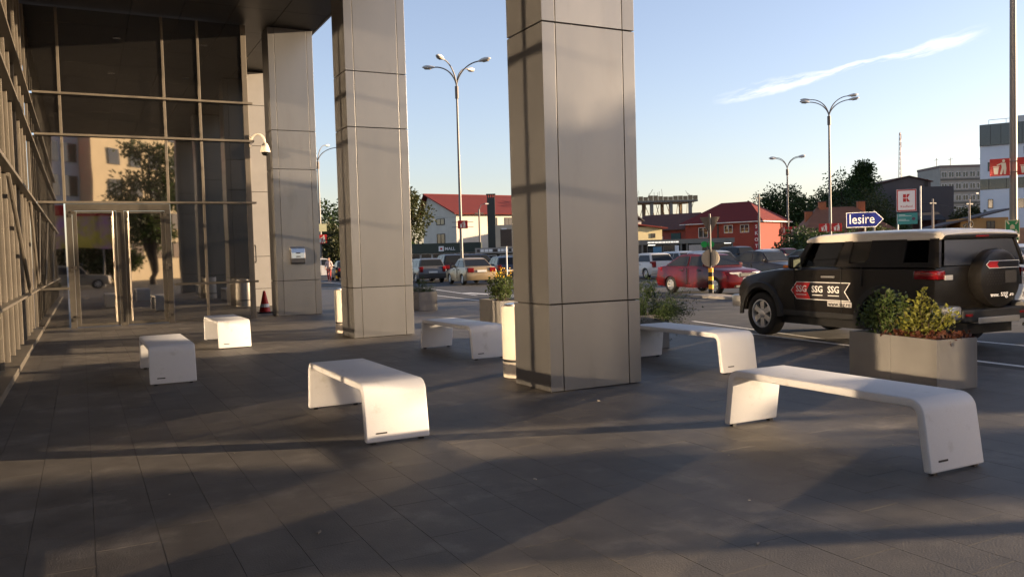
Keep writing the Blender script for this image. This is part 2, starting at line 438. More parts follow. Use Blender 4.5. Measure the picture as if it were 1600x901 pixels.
# door frame and leaves
bx('door_frame', (-.30, FY - .08, 3.02), (2.19, FY + .04, 3.2), GREY_METAL, hall, bevel=.005)
for x0, x1 in ((-.30, -.16), (.87, 1.05), (2.05, 2.19)):
    bx('door_frame', (x0, FY - .08, 0), (x1, FY + .04, 3.018), GREY_METAL, hall, bevel=.005)
CHROME = mat('chrome', (.30, .27, .22), .3, 1, 0)
for x0, x1, hs in ((-.155, .865, 1), (1.055, 2.045, -1)):
    d = bx('door', (x0 + .1, FY - .02, .1), (x1 - .06 if hs > 0 else x1 - .1, FY + .01, 2.95), GLASS, hall)
    for a, b in (((x0, .02), (x0 + .1, 3.01)), ((x1 - .1, .02), (x1, 3.01)), ((x0 + .102, .02), (x1 - .102, .1)), ((x0 + .102, 2.95), (x1 - .102, 3.01))):
        bx('door_stile', (a[0], FY - .05, a[1]), (b[0], FY + .03, b[1]), GREY_METAL, d, bevel=.004)
    hx = x1 - .09 if hs > 0 else x0 + .09
    MB().tube([(hx, FY - .17, .12), (hx, FY - .17, 3.0)], .02, 10).tube([(hx, FY - .17, .35), (hx, FY - .05, .35)], .012, 8).tube([(hx, FY - .17, 2.75), (hx, FY - .05, 2.75)], .012, 8).obj('handle', CHROME, d, smooth=50)
    cx = x0 - .03 if hs > 0 else x1 + .03
    for z in (.17, 1.45, 2.86):
        MB().box((cx - .06, FY - .11, z), (cx + .02, FY - .082, z + .09)).box((cx - .0, FY - .112, z + .07), (cx + .085, FY - .084, z + .15)).obj('hinge', CHROME, d)
# canopy over the walk
can = thing('canopy', 'dark soffit canopy carried by the columns above the walk', 'canopy')
for k, x in enumerate(np.arange(-1.02, 6.2, 1.22)):
    for y in np.arange(.9, 31, 2.42):
        bx('soffit_panel', (x + .008, y + .008, 8.22), (min(x + 1.212, 6.28), y + 2.412, 8.25), SOFFIT, can)
bx('slab', (-14, .8, 8.252), (6.3, 32, 13.5), SOFFIT, can)
bx('fascia', (6.302, .8, 8.2), (6.36, 32, 13.5), PANEL, can, bevel=.01)
for x, y in ((1.2, 21.5), (3.6, 21.5), (1.2, 16.5), (3.6, 16.5)):
    MB().lathe([(.09, 8.205), (.11, 8.205), (.11, 8.222), (.0, 8.222)], 16, Matrix.Translation((x, y, 0))).obj('downlight', STEEL, can)
# recessed end wall right of the doors
ew = thing('panelled_end_wall', 'pale panelled wall between the glass doors and the column with ashtray', 'wall')
bx('backing', (4.36, 30.04, 0), (6.3, 30.2, 8.2), PANEL_D, ew)
for z0, z1 in ((.01, .62), (.635, 1.75), (1.765, 4.0), (4.015, 5.6), (5.615, 7.0), (7.015, 8.15)):
    for x0, x1 in ((4.36, 5.1), (5.112, 6.28)): bx('panel', (x0, 30.0, z0), (x1, 30.038, z1), WALLP, ew, bevel=.004)
MB().tube([(5.42, 29.99, 1.55), (5.42, 29.9, 1.6), (5.42, 29.88, 1.85), (5.42, 29.9, 2.1), (5.42, 29.99, 2.15)], .02, 8).obj('handle', BLACK, ew, smooth=50)
# little things on the hall front
t = thing('security_camera', 'cream dome security camera on a gooseneck arm beside the glass wall', 'camera', (4.36, FY - .06, 4.95))
MB().box((-.02, -.05, -.16), (.035, .02, .16)).obj('wall_plate', BINW, t, bevel=.008)
arm = [(.03, -.03, -.05)] + [(.20 - .17 * math.cos(a), -.03 - .05 * a, .0 + .2 * math.sin(a)) for a in np.linspace(.1, math.pi, 9)] + [(.37, -.2, -.06)]
MB().tube(arm, .028, 10).obj('arm', BINW, t, smooth=50)
MB().lathe([(.02, -.04), (.06, -.06), (.10, -.14), (.135, -.27), (.14, -.31), (.0, -.31)], 20, Matrix.Translation((.37, -.2, 0))).obj('housing', BINW, t, smooth=50)
MB().lathe([(.1, -.312), (.095, -.36), (.06, -.4), (.0, -.41)], 20, Matrix.Translation((.37, -.2, 0))).obj('lens_dome', mat('lens_black', (.01, .01, .01), .05, 0, 0), t, smooth=60)
t = thing('alarm_siren', 'small red and white alarm siren on the pale end wall', 'siren', (5.12, 29.98, 5.05))
bx('body', (-.14, -.09, -.22), (.14, 0, .06), WHITE, t, bevel=.015); bx('lamp', (-.14, -.095, .065), (.14, 0, .2), RED, t, bevel=.02)
t = thing('wall_ashtray', 'brushed steel ashtray mounted on the column by the doors', 'ashtray', (5.54, 24.2, 1.48))
pr = [(0, 0), (-.10, .0), (-.14, .05), (-.165, .17), (-.16, .32), (-.12, .44), (-.05, .5), (0, .5)]
MB().prism(pr, -.2, .2, Matrix(((0, 0, 1, 0), (1, 0, 0, -.002), (0, 1, 0, 0), (0, 0, 0, 1)))).obj('body', STEEL, t, bevel=.008)
for z in (.2, .3): bx('slot', (-.06, -.172, z), (.06, -.158, z + .03), SLOT, t)
t = thing('traffic_cone', 'red traffic cone with white band standing behind the ashtray column', 'cone', (4.95, 26.2, 0))
bx('base', (-.2, -.2, 0), (.2, .2, .04), BLACK, t, bevel=.01)
MB().lathe([(.17, .04), (.035, .68), (.0, .68)], 18).obj('body', RED, t, smooth=50)
MB().lathe([(.148, .18), (.125, .28), (.0, .28)], 18).obj('band', WHITE, t, smooth=50)

# ------------------------------------------------------------------ benches
def bench_profile():
    Ht, L, ins, r, th = .5, 2.06, .075, .118, .062
    def path(off):
        # half profile: foot -> leg -> round -> seat, offset inward by off
        pts = []
        leg = math.atan2(Ht - r, ins - .02)
        y0 = -L / 2 + off; pts.append((y0, 0))
        cxx, czz = -L / 2 + ins + r - .02, Ht - r
        for a in np.linspace(math.pi - (math.pi / 2 - leg) * .8, math.pi / 2, 9):
            pts.append((cxx + (r - off) * math.cos(a), czz + (r - off) * math.sin(a)))
        return pts
    o, i = path(0), path(th)
    o = o + [(-y, z) for y, z in reversed(o)]
    i = i + [(-y, z) for y, z in reversed(i)]
    return o + i[::-1]
bp = bench_profile()
AX = Matrix(((0, 0, 1, 0), (1, 0, 0, 0), (0, 1, 0, 0), (0, 0, 0, 1)))     # prism poly (y,z) -> world, extrude in x
bm_mesh = None
def make_bench(x, y, rz, label):
    global bm_mesh
    t = thing('bench', label, 'bench', (x, y, .018), rz, 'white arched concrete benches on the plaza')
    if bm_mesh is None:
        mb = MB(); n = len(bp); h = n // 2
        # strip faces between outer and inner paths so that the caps are quads
        vs = [(-.29, p[0], p[1]) for p in bp] + [(.29, p[0], p[1]) for p in bp]
        fs = [(i, (i + 1) % n, n + (i + 1) % n, n + i) for i in range(n)]
        for i in range(h - 1):
            fs.append((i, i + 1, n - 2 - i, n - 1 - i)); fs.append((n + i + 1, n + i, n + n - 1 - i, n + n - 2 - i))
        mb.add(vs, fs)
        me = mb.mesh('shell', CONC)
        b = bmesh.new(); b.from_mesh(me)
        es = [e for e in b.edges if len(e.link_faces) == 2 and e.calc_face_angle(0) > .9]
        bmesh.ops.bevel(b, geom=es, offset=.014, segments=3, affect='EDGES', profile=.5, clamp_overlap=True)
        b.to_mesh(me); b.free()
        me.polygons.foreach_set('use_smooth', [True] * len(me.polygons)); me.set_sharp_from_angle(angle=R(50))
        ft = MB().box((-.02, -.02, -.018), (.02, .02, .004)).mesh('foot', BLACK)
        sl = MB().box((-.05, -.003, -.007), (.05, .003, .007)).mesh('name_slot', SLOT)
        bm_mesh = (me, ft, sl)
    put('shell', bm_mesh[0], t)
    for sx in (-.22, .22):
        for sy in (-.99, .99): put('foot', bm_mesh[1], t, (sx, sy, 0))
    p = put('name_slot', bm_mesh[2], t, (-.15, -1.019, .075)); p.rotation_euler = (R(-8), 0, 0)
    return t
for x, y, rz, lb in ((5.37, 4.72, .0, 'white arched bench on the right in front of the grey planter'),
                     (2.38, 7.86, .0, 'white arched bench in the middle with a shadow band across its sunlit end'),
                     (5.48, 12.5, .03, 'white arched bench between the two nearest columns, cream litter bin at its end'),
                     (7.42, 9.1, .0, 'white arched bench half hidden behind the nearest column, beside the juniper planter'),
                     (1.02, 12.85, .0, 'white arched bench in shade, leftmost of all'),
                     (2.46, 17.0, .0, 'smallest looking white arched bench in full sun near the glass doors')):
    make_bench(x, y, rz, lb)

# ------------------------------------------------------------------ litter bins
for x, y, lb in ((5.08, 17.75, 'cream round litter bin behind the middle column'), (5.07, 9.62, 'cream round litter bin behind the nearest column')):
    t = thing('litter_bin', lb, 'bin', (x, y, 0), 0, 'cream litter bins beside the columns')
    MB().lathe([(.225, .02), (.235, .0), (.24, .05), (.24, .2), (.0, .2)][1:], 36).obj('base', BINW, t, smooth=40)
    MB().lathe([(.233, .201), (.233, .235), (.0, .235)], 36).obj('band', BLACK, t, smooth=40)
    MB().lathe([(.24, .236), (.242, .9), (.23, .925), (.0, .925)], 36).obj('body', BINW, t, smooth=40)
    MB().lathe([(.2, .926), (.2, .95), (.13, .96), (.12, .94), (.0, .94)], 36).obj('top_ring', STEEL, t, smooth=40)

# bits of litter and grit on the paving
lt = MB(); rl = random.Random(3)
for k in range(60):
    d = rl.uniform(3.6, 13); s_ = rl.uniform(-.55, .5) * d
    x, y = s_ * math.cos(YAW) + d * math.sin(YAW), -s_ * math.sin(YAW) + d * math.cos(YAW)
    if x < -.8 or x > 9.5: continue
    l_ = rl.uniform(.003, .008) if k % 9 else rl.uniform(.012, .02)
    lt.box((-l_, -l_ * .35, 0), (l_, l_ * .35, l_ * .5), Matrix.Translation((x, y, .0005)) @ Matrix.Rotation(rl.uniform(0, 3), 4, 'Z'))
lo_ = stuff(lt.obj('litter', mat('litter_scraps', (.26, .235, .2), .8, 0, .3, 8, island=.5))); lo_['label'] = 'scattered pale grit and cigarette ends on the dark paving'
# ------------------------------------------------------------------ foliage
def leaf_mat(name, c, trans=.3, isl=.35): return mat(name, c, .5, 0, 0, island=isl, trans=trans)
LEAF_Y = leaf_mat('leaf_yellow_green', (.15, .15, .026), .3, .6)
LEAF_D = leaf_mat('leaf_dark', (.035, .06, .014))
LEAF_M = leaf_mat('leaf_mid', (.055, .08, .02))
LEAF_O = leaf_mat('leaf_olive', (.05, .055, .016))
LEAF_R = leaf_mat('leaf_rust', (.075, .025, .013), .25, .45)
JUNI = leaf_mat('juniper_needles', (.035, .058, .018), .2, .4)
FLOWER = leaf_mat('flower_yellow', (.62, .36, .02), .3, .3)
BARK = mat('bark', (.06, .045, .032), .9, 0, .35, 8, .5, 20, stretch=(1, 1, .3))
def leaves(P, D, ln, wd, seed=0, fold=.25):
    """one folded leaf (two triangles) per point; D gives each leaf's direction"""
    rg = np.random.default_rng(seed); n = len(P); P = np.asarray(P, float); D = np.asarray(D, float)
    D = D / np.maximum(np.linalg.norm(D, axis=1, keepdims=True), 1e-6)
    A = rg.normal(size=(n, 3)); S = np.cross(D, A); S /= np.maximum(np.linalg.norm(S, axis=1, keepdims=True), 1e-6)
    N = np.cross(S, D)
    k = rg.uniform(.7, 1.25, (n, 1)); L = ln * k; W_ = wd * k
    m = P + D * L * .5
    V = np.stack([P, m + S * W_ * .5 + N * W_ * fold, P + D * L, m - S * W_ * .5 + N * W_ * fold], 1).reshape(-1, 3)
    i = np.arange(n) * 4
    F = np.concatenate([np.stack([i, i + 1, i + 2], 1), np.stack([i, i + 2, i + 3], 1)])
    return V, F
def leaf_obj(name, P, D, ln, wd, mt, parent, seed=0, fold=.25):
    V, F = leaves(P, D, ln, wd, seed, fold)
    me = bpy.data.meshes.new(name); me.from_pydata(V.tolist(), [], F.tolist()); me.materials.append(mt)
    return put(name, me, parent)
def shrub(parent, x, y, z, h, w_, n, mt, seed, ln=.045, wd=.024, stems=14, name='shrub'):
    rg = np.random.default_rng(seed); P, D = [], []; st = MB()
    tips = []
    for s in range(stems):
        a = rg.uniform(0, 6.28); r = rg.uniform(0, w_); hh = h * rg.uniform(.6, 1.05) * (1 - .35 * (r / w_) ** 2)
        b0 = Vector((x + r * .35 * math.cos(a), y + r * .35 * math.sin(a), z)); b1 = Vector((x + r * math.cos(a), y + r * math.sin(a), z + hh))
        st.tube([b0, b0.lerp(b1, .5) + Vector((0, 0, .04)), b1], [.006, .005, .003], 5)
        m = n // stems
        u = rg.uniform(.15, 1, m) ** .8
        ctr = np.outer(1 - u, np.array(b0)) + np.outer(u, np.array(b1))
        spread = .055 * (w_ / .2) * (1.15 - u * .5)
        ctr += rg.normal(size=(m, 3)) * spread[:, None] * np.array([1, 1, .7])
        P.append(ctr); d = rg.normal(size=(m, 3)); d[:, 2] = np.abs(d[:, 2]) * .8 + .2; d[:, 0] += math.cos(a) * .6; d[:, 1] += math.sin(a) * .6; D.append(d)
    o = leaf_obj(name, np.concatenate(P), np.concatenate(D), ln, wd, mt, parent, seed)
    st.obj('stem', BARK, o, smooth=0, clean=False)
    return o
def make_planter(x, y, rz, label, L=1.34, W_=.56, H_=.55):
    t = thing('planter', label, 'planter', (x, y, 0), rz, 'grey box planters along the kerb')
    th = .03
    bx('side_panel', (-W_ / 2, -L / 2, 0), (-W_ / 2 + th, -.002, H_), PLANTER, t, bevel=.004)
    bx('side_panel', (-W_ / 2, .002, 0), (-W_ / 2 + th, L / 2, H_), PLANTER, t, bevel=.004)
    bx('side_panel', (W_ / 2 - th, -L / 2, 0), (W_ / 2, L / 2, H_), PLANTER, t, bevel=.004)
    for a in (-1, 1): bx('end_panel', (-W_ / 2 + th + .001, a * (L / 2 - th / 2) - th / 2, 0), (W_ / 2 - th - .001, a * (L / 2 - th / 2) + th / 2, H_ - .001), PLANTER, t, bevel=.004)
    mb = MB(); n = 8
    vs = [(-W_ / 2 + .03 + (W_ - .06) * i / n, -L / 2 + .03 + (L - .06) * j / n, H_ - .06 + rnd.uniform(-.02, .03)) for i in range(n + 1) for j in range(n + 1)]
    mb.add(vs, [(i * (n + 1) + j, (i + 1) * (n + 1) + j, (i + 1) * (n + 1) + j + 1, i * (n + 1) + j + 1) for i in range(n) for j in range(n)])
    mb.obj('soil', SOIL, t, clean=False)
    return t
p1 = make_planter(8.47, 6.42, R(-9), 'grey box planter with yellow green euonymus beside the black car')
p2 = make_planter(8.62, 17.3, R(-5), 'grey box planter with yellow flowers left of the nearest column')
p3 = make_planter(8.25, 11.55, R(-5), 'grey box planter with juniper behind the half hidden bench')
p4 = make_planter(9.1, 23.6, R(-5), 'grey box planter with spiky grass right of the middle column')
def plant_thing(name, label, x, y, z): return thing(name, label, 'plant', (x, y, z), 0, 'plants in the box planters')
t = plant_thing('euonymus_shrub', 'dark green leafy shrub at the far end of the big planter', 8.50, 6.72, .5)
shrub(t, 0, 0, 0, .52, .28, 1050, LEAF_M, 3, .062, .034, 18, 'foliage'); shrub(t, .05, .22, 0, .42, .16, 500, LEAF_M, 13, .05, .026, 8, 'foliage')
t = plant_thing('euonymus_shrub', 'yellow green variegated shrub at the near end of the big planter', 8.45, 6.20, .5)
shrub(t, 0, 0, 0, .46, .27, 820, LEAF_Y, 5, .058, .034, 18, 'foliage'); shrub(t, -.02, .02, 0, .74, .06, 110, LEAF_Y, 6, .055, .03, 3, 'foliage'); shrub(t, -.1, .16, 0, .66, .05, 80, LEAF_M, 16, .055, .03, 2, 'foliage')
t = plant_thing('heuchera', 'rust red low leaves spilling over the rim of the big planter', 8.44, 6.05, .5)
rg = np.random.default_rng(4); n = 420
P = np.stack([rg.uniform(-.24, .24, n), rg.uniform(-.3, .55, n), rg.uniform(0, .09, n)], 1); leaf_obj('foliage', P, rg.normal(size=(n, 3)) * [1, 1, .5] + [0, 0, .4], .06, .055, LEAF_R, t, 4)
t = plant_thing('flowering_plant', 'leafy plant with yellow flower heads by the nearest column', 8.55, 17.2, .5)
shrub(t, 0, 0, 0, .72, .26, 900, LEAF_M, 8, .07, .035, 14, 'foliage'); shrub(t, 0, -.3, 0, .6, .2, 500, LEAF_M, 18, .07, .035, 10, 'foliage')
P = np.stack([rg.normal(0, .12, 60), rg.normal(-.12, .16, 60), rg.uniform(.55, .8, 60)], 1); stuff(leaf_obj('flowers', P, rg.normal(size=(60, 3)), .045, .04, FLOWER, t, 9))
def juniper(t, spikes, low, seed):
    rg = np.random.default_rng(seed); P, D = [], []
    for (x, y, h, r) in spikes:
        for k in range(26):
            a = rg.uniform(0, 6.28); z0 = rg.uniform(0, .75) * h; b = Vector((x, y, z0)); L_ = rg.uniform(.08, .2) * (1.1 - z0 / h)
            d = Vector((math.cos(a) * .55, math.sin(a) * .55, 1)).normalized()
            for q in np.linspace(0, 1, 14):
                P.append(b + d * (L_ * q * 1.6) + Vector(rg.normal(size=3)) * .006); D.append(np.array(d) + rg.normal(size=3) * .55)
    for (x, y, dx, dy, L_) in low:
        for k in range(40):
            b = Vector((x, y, .04)) + Vector(rg.normal(size=3)) * .03; d = Vector((dx, dy, rg.uniform(.15, .55))) + Vector(rg.normal(size=3)) * .35; d.normalize()
            l2 = L_ * rg.uniform(.5, 1.1)
            for q in np.linspace(0, 1, 20):
                P.append(b + d * l2 * q + Vector((0, 0, -.12 * q * q * l2)) + Vector(rg.normal(size=3)) * .012); D.append(np.array(d) + rg.normal(size=3) * .7)
    leaf_obj('foliage', np.array([tuple(p) for p in P]), np.array(D), .035, .009, JUNI, t, seed, .1)
t = plant_thing('juniper', 'juniper with upright spikes and a branch spreading right over its planter', 8.2, 11.3, .5)
juniper(t, [(-.1, -.3, .42, .1), (0, -.25, .55, .1), (.1, -.2, .45, .1), (-.15, .1, .4, .1), (.12, .15, .5, .1)], [(0, -.3, .9, -.3, .4), (.1, -.1, 1, -.1, .45), (0, .1, .6, .5, .35), (-.1, -.2, -.6, -.5, .3), (.05, -.35, .5, -.8, .35), (.2, -.2, 1, .1, .5), (.1, -.35, 1, -.5, .5), (0, .2, .9, .2, .45)], 21)
t.scale = (1.25, 1.25, 1.35)
t = plant_thing('ornamental_grass', 'spiky green grass clump in the planter right of the middle column', 9.05, 23.4, .5)
juniper(t, [(-.1, 0, .5, .1), (.05, .1, .6, .1), (0, -.2, .4, .1)], [(0, 0, .8, .3, .35), (0, -.1, -.8, .2, .35), (.1, -.2, .4, -.9, .35), (-.1, .2, -.3, .9, .4)], 22)

def make_tree(x, y, h, w_, label, kind=0, seed=1, n=3800, trunk_h=.28, ln=.3, name='tree', group='trees around the car park'):
    t = thing(name, label, 'tree', (x, y, 0), 0, group)
    rg = np.random.default_rng(seed)
    tr = MB(); th = h * trunk_h
    tr.tube([(0, 0, -.1), (rg.normal() * .05, rg.normal() * .05, th * .5), (rg.normal() * .15, rg.normal() * .15, th), (rg.normal() * .3, rg.normal() * .3, h * .75)], [.022 * h, .018 * h, .015 * h, .004 * h], 8)
    nb = 26; P, D = [], []
    cz = (h + th) / 2; hz = (h - th) / 2
    for b in range(nb):
        v = rg.normal(size=3); v /= np.linalg.norm(v); rr = rg.uniform(.45, .95)
        if kind == 2:                      # conical
            zz = rg.uniform(0, 1); c = np.array([math.cos(b * 2.4) * w_ * .36 * (1 - zz), math.sin(b * 2.4) * w_ * .36 * (1 - zz), th + (h - th) * zz * .94])
            cr = w_ * .2 * (1.1 - zz) + .09 * w_
        else:
            c = np.array([v[0] * w_ / 2 * rr * .85, v[1] * w_ / 2 * rr * .85, cz + v[2] * hz * rr * .82]); cr = w_ * rg.uniform(.12, .22)
        tr.tube([(0, 0, min(th * rg.uniform(.8, 1.3), c[2] * .9)), tuple(c * [.5, .5, .85]), tuple(c)], [.008 * h, .005 * h, .002 * h], 5)
        m = n // nb
        q = rg.normal(size=(m, 3)); q /= np.linalg.norm(q, axis=1, keepdims=True); q *= (rg.uniform(0, 1, (m, 1)) ** .45) * cr * [1, 1, .8]
        q *= rg.uniform(.7, 1.3, (m, 1))
        P.append(c + q); d = q + rg.normal(size=(m, 3)) * .4 * cr; d[:, 2] -= .2 * cr; D.append(d)
    tr.obj('trunk', BARK, t, clean=False, smooth=60)
    leaf_obj('crown', np.concatenate(P), np.concatenate(D), ln, ln * .6, (LEAF_M, LEAF_D, LEAF_D, LEAF_O)[kind], t, seed)
    return t
# ------------------------------------------------------------------ vehicles
def paint(name, c, metal=.3): return mat(name, c, .3, metal, .05, 2, coat=.2, spec=.25)
CARGLASS = clear_glass('car_glass', (.9, .95, .93), .94)
DARKGLASS = mat('dark_glass', (.016, .018, .02), .06, 0, 0, spec=.16)
TRIM = mat('car_trim', (.022, .022, .022), .55, 0, .1, 10)
LAMP_R = mat('lamp_red', (.16, .004, .006), .12, 0, .1, 20, coat=.6)
LAMP_W = mat('lamp_clear', (.55, .54, .52), .1, .3, .1, 20, coat=.8)
LAMP_A = mat('lamp_amber', (.6, .16, .02), .15, 0, 0, coat=.6)
RIM = mat('alloy_rim', (.6, .59, .57), .35, .7, .05, 8)
PLATE = mat('number_plate', (.6, .6, .57), .4, 0, .05, 9)
SEATF = mat('seat_fabric', (.03, .03, .032), .9, 0, .1, 30)
WM = {}
def wheel(parent, x, y, r, wd, side, rimr=.62, spokes=6, key='car'):
    """tyre with a spoked rim; side = -1 for the car's own left"""
    k = (r, wd, rimr, spokes)
    if k not in WM:
        pr = [(r * rimr, -wd / 2 + .01), (r * .80, -wd / 2 - .004), (r * .93, -wd / 2 + .006), (r * .985, -wd / 2 + .03), (r, -wd * .2), (r, wd * .2), (r * .985, wd / 2 - .03), (r * .93, wd / 2 - .006), (r * .80, wd / 2 + .004), (r * rimr, wd / 2 - .01)]
        Mx = Matrix(((0, 0, 1, 0), (0, 1, 0, 0), (-1, 0, 0, 0), (0, 0, 0, 1)))
        ty = MB().lathe(pr + [(r * rimr, 0)], 32, Mx, closed=True).mesh('wheel', RUBBER, smooth=35)
        rm = MB(); R_ = r * rimr
        rm.lathe([(R_ + .004, wd / 2 - .012), (R_ * .93, wd / 2 - .006), (R_ * .88, wd / 2 - .03), (R_ * .86, -wd / 2 + .02), (R_ + .004, -wd / 2 + .02)], 28, Mx, closed=True)
        for i in range(spokes):
            a = 2 * math.pi * i / spokes
            s_ = MB(); s_.prism([(.02, -R_ * .17), (R_ * .9, -R_ * .2), (R_ * .9, R_ * .2), (.02, R_ * .17)], wd / 2 - .075, wd / 2 - .03, Mx @ Matrix.Rotation(a, 4, 'Z'))
            rm.v, rm.f = rm.v + s_.v, rm.f + [tuple(j + len(rm.v) for j in f) for f in s_.f]
        rm.lathe([(R_ * .3, wd / 2 - .1), (R_ * .3, wd / 2 - .02), (R_ * .2, wd / 2 - .01), (0, wd / 2 - .01)], 16, Mx)
        dk = MB().lathe([(R_ * .86, wd / 2 - .09), (R_ * .86, wd / 2 - .1), (0, wd / 2 - .1)], 20, Mx)
        WM[k] = (ty, rm.mesh('rim', RIM, smooth=30), dk.mesh('brake_disc', TRIM))
    ty, rm, dk = WM[k]
    o = put('wheel', ty, parent, (x, y, r)); 
    if side < 0: o.rotation_euler = (0, 0, math.pi)
    put('rim', rm, o); put('brake_disc', dk, o)
    return o
SS = [-1, -.975, -.9, -.6, 0, .6, .9, .975, 1]
def sweep(out, hw, L, crown=.03, planf=.16, planr=.08, edge=.05):
    """side outline [(y, z)] swept across the car's width; hw(y, z) is the half width"""
    mb = MB(); n = len(out); vs = []
    zmin = min(p[1] for p in out)
    for s in SS:
        a = abs(s); e = edge if a == 1 else (edge * .3 if a > .95 else 0)
        for y, z in out:
            u = y / (L / 2); hi = max(0, min(1, (z - .55) / .25))
            yy = y - (planf * max(u, 0) ** 5 - planr * max(-u, 0) ** 5) * a ** 3
            vs.append((s * hw(y, z), yy, z - (crown * s * s + e) * hi))
    fs = []
    for k in range(len(SS) - 1):
        fs += [(k * n + i, k * n + (i + 1) % n, (k + 1) * n + (i + 1) % n, (k + 1) * n + i) for i in range(n)]
    fs += [tuple(range(n)), tuple(range((len(SS) - 1) * n, len(SS) * n))]
    mb.add(vs, fs)
    return mb
def arch(yc, r, zc, zb, k=12):           # front to rear over the wheel, outline runs along the bottom from front to rear
    a0 = math.asin(max(-1, min(1, (zb - zc) / r)))
    return [(yc + r * math.cos(a), zc + r * math.sin(a)) for a in np.linspace(a0, math.pi - a0, k)]
def tri_obj(mb, name, mt, parent, smooth=32):
    me = mb.mesh(name, mt, smooth=0)
    b = bmesh.new(); b.from_mesh(me)
    bmesh.ops.triangulate(b, faces=[f for f in b.faces if len(f.verts) > 4])
    b.to_mesh(me); b.free()
    me.polygons.foreach_set('use_smooth', [True] * len(me.polygons)); me.set_sharp_from_angle(angle=R(smooth))
    return put(name, me, parent)
def slab_poly(poly3, n, th=.006):         # thin solid plate from a planar polygon
    k = len(poly3); n = Vector(n).normalized() * th
    vs = [Vector(p) for p in poly3] + [Vector(p) + n for p in poly3]
    return MB().add(vs, [tuple(range(k - 1, -1, -1)), tuple(range(k, 2 * k))] + [(i, (i + 1) % k, k + (i + 1) % k, k + i) for i in range(k)])

